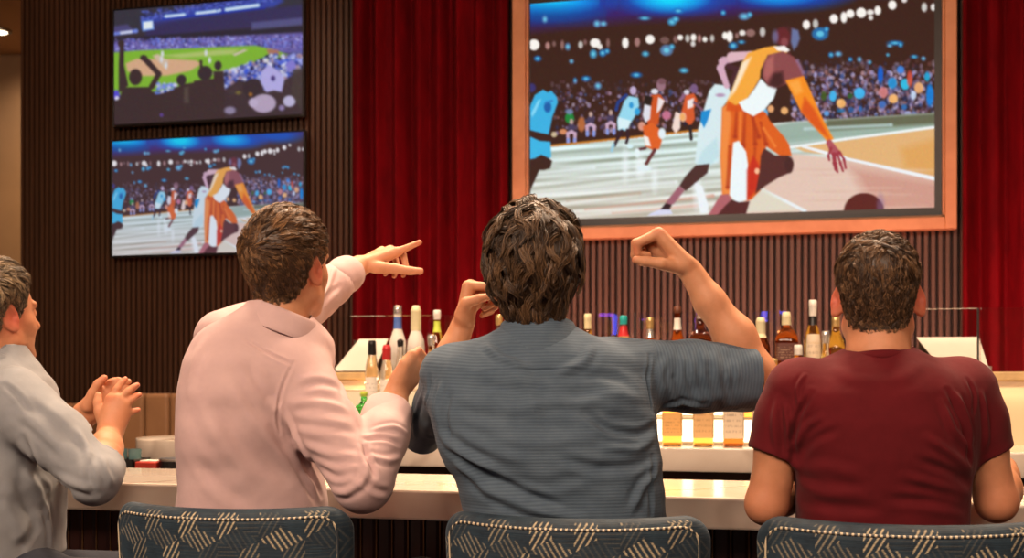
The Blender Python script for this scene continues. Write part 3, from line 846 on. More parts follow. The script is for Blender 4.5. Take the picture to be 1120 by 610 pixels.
# ---- white sloped stands behind the glass
def stand(px0, px1, pyt, pyb, lab, flip):
    Y = 5.5
    a = at(px0, pyb, Y); b = at(px1, pyb, Y)
    w_ = abs(b[0] - a[0]); h = (at(px0, pyt, Y)[2] - 1.332)
    e = empty('menu_stand', ((a[0] + b[0]) / 2, Y, 1.332), label=lab, cat='menu stand', group='white sloped menu stands')
    m = MB(); d = .07 * flip
    bm = m.bm
    P = [(-w_ / 2 + d, .0, .006), (w_ / 2 + d * .3, 0, .006), (w_ / 2 - .01 * flip, .10, h), (-w_ / 2 + (.02 if flip < 0 else -.03), .10, h)]
    vs = [bm.verts.new(p) for p in P] + [bm.verts.new((p[0], p[1] + .012, p[2])) for p in P]
    for q in ((0, 1, 2, 3), (7, 6, 5, 4), (0, 4, 5, 1), (1, 5, 6, 2), (2, 6, 7, 3), (3, 7, 4, 0)):
        bm.faces.new([vs[i] for i in q])
    m.build('sloped_board', M['white_card'], e)
    MB().box((-w_ / 2 - .02, -.01, 0), (w_ / 2 + .03, .16, .008), .002).build('base', M['dark_wood'], e)
    MB().box((-w_ / 2 - .02, .125, .008), (w_ / 2 - .02, .14, h - .005), .002).build('back_rest', M['dark_wood'], e)
M['white_card'] = simple('white_card', (.74, .70, .62), .5, var=.03)
stand(1012, 1076, 368, 402, 'white sloped menu stand behind the glass at the right end of the back bar', 1)
stand(380, 414, 370, 404, 'cream sloped menu stand behind the glass beside the vodka bottles', -1)

# ---- under-bar shelf in the aisle and what stands on it
sx_0 = at(118, 500, 3.62)[0]; sx_1 = at(330, 500, 3.62)[0]
ub = empty('service_shelf', ((sx_0 + sx_1) / 2, 3.62, 0), label='low dark service shelf in the aisle behind the front counter', cat='shelf')
h = (sx_1 - sx_0) / 2
MB().box((-h, -.12, .93), (h, .14, .955), .004).build('shelf_board', M['black'], ub)
for s in (-h + .03, h - .03):
    for yy in (-.1, .11):
        MB().box((s - .015, yy - .015, 0), (s + .015, yy + .015, .93), .002).build('leg', M['steel'], ub)
c = at(140, 490, 3.62)
cd = empty('bar_caddy', (c[0], 3.62, .955), label='black bar caddy with glass tumblers on the service shelf', cat='caddy')
cm = MB()
for (a, b) in (((-.05, -.05, 0), (.05, .05, .006)), ((-.05, -.05, 0), (-.046, .05, .10)), ((.046, -.05, 0), (.05, .05, .10)), ((-.05, -.05, 0), (.05, -.046, .10)), ((-.05, .046, 0), (.05, .05, .10)), ((-.002, -.05, 0), (.002, .05, .10))):
    cm.box(a, b)
cm.build('tray', M['black'], cd)
n = NT('teal_glass'); n.set(Base_Color=(.12, .22, .22), Roughness=.06); M['teal'] = n.m
for s in (-.025, .025):
    MB().lathe([(.016, .01), (.019, .06), (.021, .13), (.019, .13), (.016, .02)], 16, (s, 0, 0)).build('tumbler', M['teal'], cd, True)
c = at(166, 500, 3.62)
rb = empty('napkin_box', (c[0], 3.62, .955), label='red napkin box on the service shelf below the slab end', cat='box')
MB().box((-.038, -.04, 0), (.038, .04, .092), .003).build('box_body', simple('red_card', (.42, .035, .02), .4), rb)
MB().box((-.028, -.025, .092), (.028, .025, .096), .001).build('napkins', M['white_card'], rb)
c = at(192, 498, 3.62)
bw = empty('ice_bucket', (c[0], 3.62, .955), label='black ice bucket with a steel rim under the slab end', cat='bucket')
MB().lathe([(.036, 0), (.045, .05), (.05, .098), (.046, .098), (.033, .008)], 24).build('bucket', M['black'], bw, True)
MB().lathe([(.047, .094), (.0525, .096), (.0525, .102), (.047, .104)], 24).build('rim', M['steel'], bw, True)

# ---- booth bench far left
M['tan_leather'] = simple('tan_leather', (.26, .13, .06), .45, var=.12, scale=6)
def booth(pa, pb, pt, Y, lab):
    a = at(pa, pt, Y); b = at(pb, pt, Y)
    e = empty('booth_bench', ((a[0] + b[0]) / 2, Y, 0), label=lab, cat='bench', group='booth benches')
    h = (b[0] - a[0]) / 2
    m = MB(); k = 4
    for i in range(k):
        q = -h + 2 * h * i / k
        m.box((q + .003, 0, .42), (q + 2 * h / k - .003, .11, a[2]), .02, 3)
    m.build('backrest', M['tan_leather'], e)
    MB().box((-h, .11, .12), (h, .62, .46), .03, 3).build('seat', M['tan_leather'], e)
    MB().box((-h, .0, 0), (h, .58, .12)).build('plinth', M['dark_wood'], e)
booth(130, 240, 430, 6.0, 'tan leather booth bench behind the rounded slab end')
booth(58, 97, 441, 6.0, 'smaller tan booth bench by the slatted wall, behind the clapping hands')

# ================================================================ bottles
def glass_mat(name, col, rough=.03, trans=1.0):
    n = NT(name)
    f = n.noise(n.coord('Object'), 9, 2)
    n.base(n.ramp(f, [(.3, tuple(c * .93 for c in col)), (.7, col)]))
    n.set(Roughness=rough, IOR=1.45)
    n.b.inputs['Transmission Weight'].default_value = trans
    return n.m
G = dict(amber=glass_mat('amber_spirit', (1.0, .50, .10)), deep=glass_mat('dark_amber_spirit', (.62, .17, .03)), clear=glass_mat('clear_spirit', (.97, .95, .90)),
         frost=glass_mat('frosted_glass', (.96, .91, .83), .5, .25), green=glass_mat('green_glass', (.12, .80, .16)), gold=glass_mat('golden_spirit', (.98, .72, .18)),
         dark=glass_mat('brown_glass', (.22, .06, .03)))
def label_mat(name, paper, ink):
    n = NT(name)
    v = n.coord('Generated')
    sp = n.node('ShaderNodeSeparateXYZ'); n.link(v, sp.inputs[0])
    # broken rules of small print
    wv = n.math('SINE', n.math('MULTIPLY', sp.outputs['Z'], 44.0))
    lines = n.math('GREATER_THAN', wv, .35)
    ns = n.math('GREATER_THAN', n.noise(n.coord('Generated', (14, 14, 6)), 1.0, 1), .52)
    m = n.math('MULTIPLY', lines, ns)
    mid = n.math('LESS_THAN', n.math('ABSOLUTE', n.math('SUBTRACT', sp.outputs['Z'], .45)), .38)
    m = n.math('MULTIPLY', n.math('MULTIPLY', m, mid), .42)
    n.base(n.mix(m, paper, ink)); n.set(Roughness=.55)
    return n.m
LB = dict(cream=label_mat('cream_label', (.80, .66, .48), (.22, .12, .07)), white=label_mat('white_label', (.82, .78, .70), (.25, .2, .2)),
          orange=label_mat('orange_label', (.85, .48, .16), (.35, .14, .04)), dark=label_mat('dark_label', (.12, .04, .03), (.7, .5, .3)), yellow=label_mat('yellow_label', (.8, .62, .2), (.3, .2, .1)), tan=label_mat('tan_label', (.80, .50, .22), (.40, .18, .06)))
CP = dict(black=M['black'], red=simple('red_capsule', (.55, .03, .035), .3), white=simple('white_capsule', (.85, .82, .76), .35), gold=simple('gold_capsule', (.80, .58, .25), .3, .7),
          silver=simple('silver_capsule', (.82, .80, .76), .25, .8), blue=simple('blue_capsule', (.08, .16, .48), .35), yellow=simple('pale_yellow_capsule', (.82, .76, .48), .4), teal=simple('teal_capsule', (.02, .42, .42), .4),
          brown=simple('brown_capsule', (.16, .06, .035), .4), lime=simple('lime_wrap', (.55, .66, .08), .45))
ROW = {0: (4.735, BT + .0012), 1: (4.892, T1 + .0012), 2: (5.015, T2 + .0012)}
# shapes: (radius, height fraction) profiles, section squareness
SH = {
 'square': ([(.030, 0), (.036, .01), (.037, .05), (.037, .60), (.034, .68), (.018, .77), (.014, .82), (.014, .93)], .75),
 'round': ([(.030, 0), (.036, .012), (.037, .05), (.037, .55), (.033, .64), (.019, .75), (.014, .82), (.0135, .93)], 0),
 'tall': ([(.034, 0), (.039, .012), (.039, .05), (.039, .50), (.036, .58), (.026, .66), (.0175, .72), (.0155, .80), (.0155, .95)], 0),
 'wide': ([(.036, 0), (.043, .012), (.043, .05), (.043, .60), (.041, .68), (.030, .76), (.016, .82), (.015, .93)], .35),
 'slim': ([(.028, 0), (.032, .012), (.032, .05), (.032, .52), (.028, .62), (.017, .72), (.0125, .80), (.012, .94)], 0),
 'dome': ([(.028, 0), (.034, .012), (.035, .06), (.035, .50), (.038, .53), (.038, .62), (.034, .70), (.018, .76), (.012, .80), (.012, .93)], 0),
 'flask': ([(.030, 0), (.037, .012), (.040, .10), (.041, .36), (.036, .50), (.024, .62), (.0165, .70), (.013, .78), (.012, .92)], 0),
}
def bottle(px, top, row, shape, glass, lab, cap, label=None, neck=None, capfrac=.14, pour=False, lz=(.14, .50), rs=1.0):
    Y, z0 = ROW[row]
    x, _, zt_ = at(px, top, Y)
    H = zt_ - z0
    prof, sq = SH[shape]; prof = [(r * (rs if f < .7 else 1), f) for r, f in prof]
    e = empty('bottle', (x, Y, z0), rz=TH * .6, label=lab, cat='bottle', group='bottles on the back bar tiers')
    pr = [(r, f * H) for r, f in prof]
    sqs = [sq if f < .74 else 0 for r, f in prof]
    MB().lathe(pr, 28, sq=sqs).build('glass_body', G[glass], e, True)
    if pour:
        cb = MB(); cb.lathe([(.0115, pr[-1][1] - .012), (.0135, pr[-1][1]), (.0135, pr[-1][1] + .012), (.006, pr[-1][1] + .02)], 16)
        cb.tube([(0, 0, pr[-1][1] + .015), (0, -.004, H * .97), (.004, -.012, H)], .0035, 8)
        cb.build('pourer', CP[cap], e, True)
    else:
        c0 = H * (1 - capfrac)
        rn = np.interp(c0, [p[1] for p in pr], [p[0] for p in pr])
        cb = MB(); cb.lathe([(rn + .0012, c0), (rn + .002, c0 + .004), (max(rn, .0135) + .0012, H * .93), (max(.0135, rn) + .0022, H * .94), (.0150, H - .004), (.0125, H)], 20)
        cb.build('cap', CP[cap], e, True)
    def wrap(name, a, b, mat, full=False):
        V = []; Fc = []; nn = 20; m = 5
        for j in range(m):
            z = H * (a + (b - a) * j / (m - 1))
            r = np.interp(z, [p[1] for p in pr], [p[0] for p in pr]) + .0008
            q = np.interp(z, [p[1] for p in pr], sqs)
            for k in range(nn):
                t = -math.pi / 2 + (k / (nn - 1) - .5) * (1.95 if not full else 6.1)
                cx, cy = math.cos(t), math.sin(t)
                if q > .05:
                    ex = 2 + 8 * q; s_ = (abs(cx) ** ex + abs(cy) ** ex) ** (-1 / ex); cx *= s_; cy *= s_
                V.append((r * cx, r * cy, z))
        for j in range(m - 1):
            for k in range(nn - 1):
                i = j * nn + k; Fc.append((i, i + 1, i + nn + 1, i + nn))
        mesh_obj(name, V, Fc, mat, e, True)
    if label: wrap('label', lz[0], lz[1], LB[label])
    if neck: wrap('neck_wrap', .72, .86, CP[neck] if neck in CP else LB[neck], True)
    return e
bottle(735, 398, 0, 'square', 'amber', 'amber square whisky bottle with orange label, beside the blue shirt', 'gold', 'orange', lz=(.12, .40))
bottle(769, 396, 0, 'square', 'amber', 'golden square whisky bottle with plain tan label, second from the blue shirt', 'gold', 'tan', lz=(.10, .56))
bottle(802, 397, 0, 'square', 'deep', 'dark amber square bottle with tall cream label, third from the blue shirt', 'black', 'cream', lz=(.10, .56))
bottle(834, 398, 0, 'square', 'deep', 'dark amber square bottle with cream label half behind the maroon sleeve', 'black', 'cream', lz=(.10, .56))
bottle(398, 428, 0, 'dome', 'green', 'squat green gin bottle with cream label beside the pink sleeve', 'green' if 'green' in CP else 'lime', 'cream', lz=(.08, .46), capfrac=.10)
bottle(414, 430, 0, 'slim', 'amber', 'small amber bottle beside the green gin bottle', 'gold', None, rs=.6)
bottle(407, 372, 1, 'round', 'clear', 'clear bottle with black cap and white label above the green bottle', 'black', 'white', capfrac=.20, rs=.78)
bottle(423, 377, 1, 'round', 'clear', 'clear bottle with red cap left of the vodka bottles', 'red', 'white', capfrac=.22, rs=.78)
bottle(438, 371, 1, 'slim', 'clear', 'clear bottle with steel pourer spout before the vodka bottles', 'black', 'white', pour=True, rs=.8)
bottle(435, 334, 2, 'tall', 'frost', 'tall frosted vodka bottle with blue neck wrap', 'silver', None, 'blue', capfrac=.10, rs=.93)
bottle(455, 334, 2, 'tall', 'frost', 'tall frosted vodka bottle with pale yellow neck', 'yellow', None, 'yellow', capfrac=.30, rs=.93)
bottle(478, 339, 2, 'slim', 'gold', 'slim bottle with lime green neck wrap by the raised forearm', 'white', None, 'lime', capfrac=.12, rs=.9)
bottle(472, 366, 1, 'slim', 'clear', 'clear bottle with silver cap close to the raised forearm', 'silver', 'white')
bottle(546, 344, 2, 'flask', 'clear', 'clear flared bottle between the left fist and the long brown hair', 'gold', None)
bottle(643, 343, 2, 'slim', 'gold', 'gold bottle right of the long brown hair', 'yellow', None, capfrac=.2)
bottle(682, 345, 2, 'round', 'clear', 'bottle with teal cap and red neck over the blue shoulder', 'teal', None, 'red', capfrac=.12)
bottle(711, 347, 2, 'flask', 'deep', 'amber bottle with gold neck over the blue shoulder', 'gold', None, 'silver', capfrac=.16)
bottle(741, 335, 2, 'flask', 'deep', 'amber bottle with white neck label below the raised fist', 'brown', None, 'white', capfrac=.08)
bottle(766, 343, 2, 'wide', 'dark', 'dark broad bottle with silver pourer beside the raised forearm', 'silver', None, pour=True)
bottle(832, 347, 2, 'round', 'dark', 'dark bottle with pale yellow neck right of the raised forearm', 'yellow', None, 'yellow', capfrac=.22)
bottle(860, 341, 2, 'wide', 'deep', 'broad dark amber liqueur bottle with pale yellow cap', 'yellow', 'dark', capfrac=.17, lz=(.38, .60))
bottle(873, 377, 1, 'round', 'amber', 'short amber bottle with white label before the broad liqueur bottle', 'white', 'white', lz=(.2, .62))
bottle(889, 328, 2, 'slim', 'gold', 'tallest golden bottle with white capped neck and long label', 'white', 'cream', 'black', capfrac=.18, lz=(.10, .62))
bottle(903, 362, 1, 'slim', 'clear', 'small clear bottle between the golden bottles', 'silver', 'white')
bottle(914, 346, 2, 'round', 'gold', 'golden bottle beside the maroon shirt collar', 'gold', 'yellow', lz=(.10, .4))
bottle(846, 392, 1, 'round', 'deep', 'low dark amber bottle behind the bent elbow', 'gold', 'cream')
bottle(820, 392, 1, 'round', 'amber', 'low amber bottle hidden mostly by the bent elbow', 'brown', 'cream')

# ================================================================ bar stools
n = NT('blue_velvet')
a = n.node('ShaderNodeAttribute'); a.attribute_name = 'thread'
v = n.coord('Object')
f = n.noise(v, 40, 4, .6)
blue = n.ramp(f, [(.3, (.008, .020, .034)), (.7, (.018, .042, .064))])
f2 = n.noise(n.coord('Object', (25, 25, 420)), 1.0, 2)
n.base(n.mix(a.outputs['Fac'], blue, (.62, .52, .33)))
n.set(Roughness=.7, Sheen_Weight=.18, Sheen_Roughness=.35, Sheen_Tint=(.45, .62, .8))
n.bump(f2, .5, .002)
M['stool_velvet'] = n.m
n = NT('stitched_piping'); v = n.coord('UV', (1, 1, 1))
sp = n.node('ShaderNodeSeparateXYZ'); n.link(n.coord('Object'), sp.inputs[0])
q = n.math('SINE', n.math('MULTIPLY', sp.outputs['X'], 2 * math.pi / .0095))
q = n.math('GREATER_THAN', q, .25)
n.base(n.mix(q, (.035, .045, .055), (.66, .56, .38))); n.set(Roughness=.5); M['piping'] = n.m
M['leg_metal'] = simple('black_metal', (.02, .018, .016), .35, .6)

def thread_pattern(x, z):
    """woven hatching: hexagon cells cut into three rhombs with slanted strokes"""
    s = .082
    a = np.array([1.0, 0]); b = np.array([.5, math.sqrt(3) / 2])
    px, pz = x / s + 3.3, z / s + .15
    q = px - pz / math.sqrt(3); r = pz * 2 / math.sqrt(3)
    cx, cz, cy = q, r, -q - r
    rx, rz, ry = np.round(cx), np.round(cz), np.round(cy)
    dx, dz, dy = abs(rx - cx), abs(rz - cz), abs(ry - cy)
    k1 = (dx > dy) & (dx > dz); k2 = ~k1 & (dy > dz)
    rx = np.where(k1, -ry - rz, rx); rz = np.where(~k1 & ~k2, -rx - ry, rz)
    lx = px - (rx + rz / 2); lz = pz - rz * math.sqrt(3) / 2
    ang = np.degrees(np.arctan2(lz, lx)) % 360
    sec = (((ang - 30) % 360) // 120).astype(int)
    h = (np.abs(np.sin(rx * 12.99 + rz * 78.2 + sec * 37.7) * 43758.5)) % 1
    out = np.zeros_like(px)
    for k, (dirang, pitch, wd, amp) in enumerate(((-60, .118, .30, .95), (0, .10, .22, .10), (60, .118, .30, .95))):
        t = math.radians(dirang)
        w = -lx * math.sin(t) + lz * math.cos(t)
        l = lx * math.cos(t) + lz * math.sin(t)
        ph = (w / pitch + .25) % 1
        st_ = np.clip((wd / 2 - np.abs(ph - .5)) / .12 + .5, 0, 1) * (.45 + .55 * np.abs(np.sin(np.floor(w / pitch + .25) * 12.7 + h * 9)))
        dash = np.where(np.sin(l * 70 + h * 6) > -.75, 1, .55)
        st_ = st_ * dash * amp * np.where(h < .35, .12, np.where(h < .6, .45, 1.0))
        out = np.where(sec == k, st_, out)
    return out

def build_stool_meshes():
    W, zb_, zt_, T, Rc = .252, .66, 1.064, .060, .052
    def wid(z):
        t = np.clip((z - (zt_ - Rc)) / Rc, 0, 1)
        lo = np.clip(((zb_ + .05) - z) / .05, 0, 1)
        return (W - .010 * np.clip((1.0 - z) / .3, 0, 1)) - Rc + Rc * np.sqrt(np.clip(1 - t * t, 0, 1)) - .05 * (1 - np.sqrt(np.clip(1 - lo * lo, 0, 1)))
    def surf(s, z, side):
        w = wid(z); x = w * s
        d = np.minimum((w - np.abs(x)) * 1.0, np.minimum(zt_ - z, z - zb_))
        r = .030
        k = np.clip(d / r, 0, 1); prof = np.sqrt(np.clip(1 - (1 - k) ** 2, 0, 1))
        y = .085 * np.abs(x / W) ** 2.3 + (z - zb_) * -.10
        y = y + side * T / 2 * prof
        zz = z + .006 * (np.abs(x) / W) ** 2 - .004
        return np.stack([x, y, zz], -1), x, z
    def grid(ns, zs, side):
        s = np.sin(np.linspace(-1, 1, ns) * math.pi / 2 * .985) / math.sin(math.pi / 2 * .985)
        s = np.linspace(-1, 1, ns) * .4 + s * .6
        S_, Z_ = np.meshgrid(s, zs)
        P, x, z = surf(S_, Z_, side)
        return P.reshape(-1, 3), thread_pattern(x, z).reshape(-1) * (zt_ - Z_.reshape(-1) > .008)
    edge = zt_ - np.array([0, .0006, .0015, .003, .005, .008, .011])
    zb1 = np.concatenate([np.linspace(zb_, zb_ + .03, 8)[:-1], np.linspace(zb_ + .03, .93, 90)[:-1], np.linspace(.93, zt_ - .012, 106), edge[::-1]])
    zf1 = np.concatenate([np.linspace(zb_, zb_ + .03, 8)[:-1], np.linspace(zb_ + .03, zt_ - .012, 110), edge[::-1]])
    V = []; A = []; Fc = []
    for (ns, zs, side) in ((380, zb1, -1), (180, zf1, 1)):
        P, a = grid(ns, zs, side)
        o = sum(len(v) for v in V); V.append(P); A.append(a)
        nz = len(zs)
        i = (np.arange(nz - 1)[:, None] * ns + np.arange(ns - 1)[None]).reshape(-1) + o
        f_ = np.stack([i, i + 1, i + ns + 1, i + ns], 1)
        Fc.append(f_ if side < 0 else f_[:, ::-1])
    return np.concatenate(V), np.concatenate(A), np.concatenate(Fc)

def np_mesh(name, V, Fc, mats, attrs=None, smooth=True, facemat=None):
    me = bpy.data.meshes.new(name)
    V = np.asarray(V, np.float32); Fc = np.asarray(Fc, np.int32)
    me.vertices.add(len(V)); me.vertices.foreach_set('co', V.ravel())
    k = Fc.shape[1]
    me.loops.add(Fc.size); me.loops.foreach_set('vertex_index', Fc.ravel())
    me.polygons.add(len(Fc)); me.polygons.foreach_set('loop_start', np.arange(0, Fc.size, k, dtype=np.int32))
    me.update(calc_edges=True)
    me.polygons.foreach_set('use_smooth', np.full(len(Fc), smooth))
    for m in (mats if isinstance(mats, (list, tuple)) else [mats]): me.materials.append(m)
    for nm, val in (attrs or {}).items():
        val = np.asarray(val, np.float32)
        if val.ndim == 1:
            at_ = me.attributes.new(nm, 'FLOAT', 'POINT'); at_.data.foreach_set('value', val)
        else:
            at_ = me.attributes.new(nm, 'FLOAT_COLOR', 'POINT')
            at_.data.foreach_set('color', np.concatenate([val, np.ones((len(val), 1), np.float32)], 1).ravel())
    if facemat is not None: me.polygons.foreach_set('material_index', facemat)
    me.update()
    return me

sv, sa, sf = build_stool_meshes()
back_me = np_mesh('backrest', sv, sf, M['stool_velvet'], {'thread': sa})
def stool_proto():
    e = empty('bar_stool')
    o = bpy.data.objects.new('backrest', back_me); link(o, e)
    # piping along the rear rim
    W, zt_, Rc = .252, 1.064, .052
    pts = []
    def ypos(x, z): return .085 * (abs(x) / W) ** 2.3 + (z - .66) * -.10 - .0275
    ins = .018
    for z in np.linspace(.72, zt_ - Rc, 8): pts.append((-W + ins, z))
    for k in range(1, 8):
        a = math.pi - math.pi / 2 * k / 8; pts.append((-W + Rc + (Rc - ins) * math.cos(a), zt_ - Rc + (Rc - ins) * math.sin(a)))
    for x in np.linspace(-W + Rc, W - Rc, 40): pts.append((x, zt_ - ins))
    for k in range(1, 8):
        a = math.pi / 2 - math.pi / 2 * k / 8; pts.append((W - Rc + (Rc - ins) * math.cos(a), zt_ - Rc + (Rc - ins) * math.sin(a)))
    for z in np.linspace(zt_ - Rc, .72, 8): pts.append((W - ins, z))
    MB().tube([(x, ypos(x, z) - .001, z + .006 * (abs(x) / W) ** 2 - .004) for x, z in pts], .0026, 8).build('piping', M['piping'], o, True)
    # seat cushion
    m = MB(); m.box((-.225, .035, .645), (.225, .45, .74), .035, 4); m.build('seat', M['stool_velvet'], e, True)
    MB().box((-.20, .05, .615), (.20, .42, .645), .006).build('seat_frame', M['leg_metal'], e)
    for sx in (-1, 1):
        for (y0, y1) in ((.075, .02), (.40, .45)):
            MB().tube([(sx * .175, y0, .62), (sx * .21, y1, .002)], [.015, .011], 12).build('leg', M['leg_metal'], e, True)
    fr_ = MB()
    ring = [(-.198, .045, .24), (.198, .045, .24), (.198, .43, .24), (-.198, .43, .24), (-.198, .045, .24)]
    for a, b in zip(ring[:-1], ring[1:]): fr_.tube([a, b], .009, 10)
    fr_.build('footrest', M['brass'], e, True)
    return e
def copy_tree(o, parent=None):
    c = o.copy(); COL.objects.link(c)
    if parent is not None: c.parent = parent
    for ch in list(o.children): copy_tree(ch, c)
    return c
# (pixel column, depth of the rear face, turn, label)
stools = [(233, 2.225, .0, 'blue velvet bar stool with stitched hatch pattern behind the man in the pink shirt'),
          (619, 2.235, .05, 'blue velvet bar stool with stitched hatch pattern behind the man in the blue shirt'),
          (986, 2.29, .03, 'blue velvet bar stool with stitched hatch pattern behind the man in the maroon shirt')]
proto = stool_proto()
for i, (px, Y, rz, lab) in enumerate(stools):
    s = proto if i == 0 else copy_tree(proto)
    p = at(px, 560, Y + .03)
    s.location = (p[0], Y + .075, 0); s.rotation_euler = (0, 0, rz + (.04 if i == 0 else 0))
    tag(s, lab, 'bar stool', 'blue velvet bar stools at the counter')
# ================================================================ figures: implicit surfaces meshed with surface nets
def smin(a, b, k):
    h = np.clip(.5 + .5 * (b - a) / k, 0, 1)
    return b * (1 - h) + a * h - k * h * (1 - h)
def smax(a, b, k): return -smin(-a, -b, k)
def sstep(a, b, x):
    t = np.clip((x - a) / (b - a), 0, 1)
    return t * t * (3 - 2 * t)
def norm(v):
    v = np.asarray(v, float); return v / (np.linalg.norm(v) + 1e-12)

def cone(a, b, ra, rb):
    """capsule whose radius tapers from ra to rb"""
    a = np.asarray(a, np.float32); b = np.asarray(b, np.float32); ba = b - a; L = float(ba @ ba) + 1e-12
    def f(P):
        h = np.clip(((P - a) @ ba) / L, 0, 1)
        return np.linalg.norm(P - a - h[:, None] * ba, axis=1) - (ra + (rb - ra) * h)
    c = (a + b) / 2
    return f, c, float(np.sqrt(L) / 2 + max(ra, rb))
def ellip(c, R, r):
    c = np.asarray(c, np.float32); R = np.asarray(R, np.float32); r = np.asarray(r, np.float32)
    def f(P):
        q = (P - c) @ R
        k0 = np.linalg.norm(q / r, axis=1); k1 = np.linalg.norm(q / (r * r), axis=1)
        return k0 * (k0 - 1) / (k1 + 1e-9)
    return f, c, float(max(r))
def chain(pts, rs, k=.004):
    """bent tapering limb: a chain of cones blended together"""
    segs = [cone(pts[i], pts[i + 1], rs[i], rs[i + 1])[0] for i in range(len(pts) - 1)]
    def f(P):
        d = segs[0](P)
        for s in segs[1:]: d = smin(d, s(P), k)
        return d
    Pn = np.array(pts, float); c = Pn.mean(0)
    return f, c, float(np.linalg.norm(Pn - c, axis=1).max() + max(rs))

class Field:
    def __init__(s): s.g = []
    def add(s, prim, k=.01, op='u'):
        s.g.append((prim[0], np.asarray(prim[1], np.float32), prim[2], k, op)); return s
    def __call__(s, P):
        P = np.asarray(P, np.float32)
        d = np.full(len(P), 1.0, np.float32)
        for (f, c, r, k, op) in s.g:
            m = ((P - c) ** 2).sum(1) < (r + .035 + k) ** 2
            if not m.any(): continue
            v = f(P[m])
            if op == 'u': d[m] = smin(d[m], v, k)
            elif op == 's': d[m] = smax(d[m], -v, k)
        return d
    def bounds(s, pad=.02):
        lo = np.min([c - r for (f, c, r, k, o) in s.g if o == 'u'], 0) - pad
        hi = np.max([c + r for (f, c, r, k, o) in s.g if o == 'u'], 0) + pad
        return lo, hi

def surface(f, lo, hi, h, cz=4):
    """closed quad surface of f=0 (coarse pass, then only the cells near the surface)"""
    lo = np.asarray(lo, float); H = h * cz
    n = np.ceil((np.asarray(hi) - lo) / H).astype(int) + 1
    ax = [lo[i] + H * np.arange(n[i] + 1) for i in range(3)]
    G = np.stack(np.meshgrid(*ax, indexing='ij'), -1).reshape(-1, 3)
    d = np.concatenate([f(G[i:i + 200000]) for i in range(0, len(G), 200000)]).reshape(n + 1)
    mn = np.full(n, 9.0); sg = np.zeros(n, int)
    for dx in (0, 1):
        for dy in (0, 1):
            for dz in (0, 1):
                c = d[dx:dx + n[0], dy:dy + n[1], dz:dz + n[2]]
                mn = np.minimum(mn, np.abs(c)); sg += (c < 0)
    act = (mn < H * 1.25) | ((sg > 0) & (sg < 8))
    N = n * cz
    val = np.where(sg == 8, -1.0, 1.0).astype(np.float32)
    val = val.repeat(cz, 0).repeat(cz, 1).repeat(cz, 2)
    A = act.repeat(cz, 0).repeat(cz, 1).repeat(cz, 2)
    idx = np.argwhere(A)
    out = np.empty(len(idx), np.float32)
    for i in range(0, len(idx), 150000):
        out[i:i + 150000] = f(lo + idx[i:i + 150000] * h)
    val[A] = out
    # surface nets
    s = val < 0
    m = np.zeros(np.array(s.shape) - 1, np.int8)
    for dx in (0, 1):
        for dy in (0, 1):
            for dz in (0, 1):
                m += s[dx:s.shape[0] - 1 + dx, dy:s.shape[1] - 1 + dy, dz:s.shape[2] - 1 + dz]
    cells = np.argwhere((m > 0) & (m < 8))
    vid = -np.ones(m.shape, np.int64); vid[tuple(cells.T)] = np.arange(len(cells))
    acc = np.zeros((len(cells), 3)); cnt = np.zeros(len(cells))
    corners = [(a, b, c) for a in (0, 1) for b in (0, 1) for c in (0, 1)]
    for i, a in enumerate(corners):
        for b in corners[i + 1:]:
            if sum(abs(a[k] - b[k]) for k in range(3)) != 1: continue
            va = val[tuple((cells + a).T)]; vb = val[tuple((cells + b).T)]
            x = (va < 0) != (vb < 0)
            t = np.where(x, va / np.where(x, va - vb, 1), 0)
            p = np.array(a) + t[:, None] * (np.array(b) - np.array(a))
            acc[x] += p[x]; cnt[x] += 1
    V = lo + (cells + acc / cnt[:, None]) * h
    Fs = []
    for axis in range(3):
        o1, o2 = [(1, 2), (2, 0), (0, 1)][axis]
        sh = list(s.shape)
        sl0 = [slice(0, None)] * 3; sl1 = [slice(0, None)] * 3
        sl0[axis] = slice(0, sh[axis] - 1); sl1[axis] = slice(1, sh[axis])
        a, b = s[tuple(sl0)], s[tuple(sl1)]
        e = np.argwhere(a != b)
        e = e[(e[:, o1] > 0) & (e[:, o2] > 0) & (e[:, o1] < sh[o1] - 1) & (e[:, o2] < sh[o2] - 1)]
        flip = a[tuple(e.T)]
        def g(d1, d2):
            q = e.copy(); q[:, o1] -= d1; q[:, o2] -= d2
            return vid[tuple(q.T)]
        q = np.stack([g(1, 1), g(0, 1), g(0, 0), g(1, 0)], 1)
        q[~flip] = q[~flip][:, ::-1]
        Fs.append(q[(q >= 0).all(1)])
    return V, np.concatenate(Fs)

def vnormals(V, Fc):
    n = np.cross(V[Fc[:, 2]] - V[Fc[:, 0]], V[Fc[:, 3]] - V[Fc[:, 1]])
    N = np.zeros_like(V)
    for k in range(4): np.add.at(N, Fc[:, k], n)
    return N / (np.linalg.norm(N, axis=1, keepdims=True) + 1e-12)
def relax(V, Fc, it=2, lam=.5):
    E = np.concatenate([Fc[:, [0, 1]], Fc[:, [1, 2]], Fc[:, [2, 3]], Fc[:, [3, 0]]])
    for q in range(it):
        acc = np.zeros_like(V); c = np.zeros(len(V))
        np.add.at(acc, E[:, 0], V[E[:, 1]]); np.add.at(c, E[:, 0], 1)
        np.add.at(acc, E[:, 1], V[E[:, 0]]); np.add.at(c, E[:, 1], 1)
        V = V + lam * (acc / c[:, None] - V)
    return V

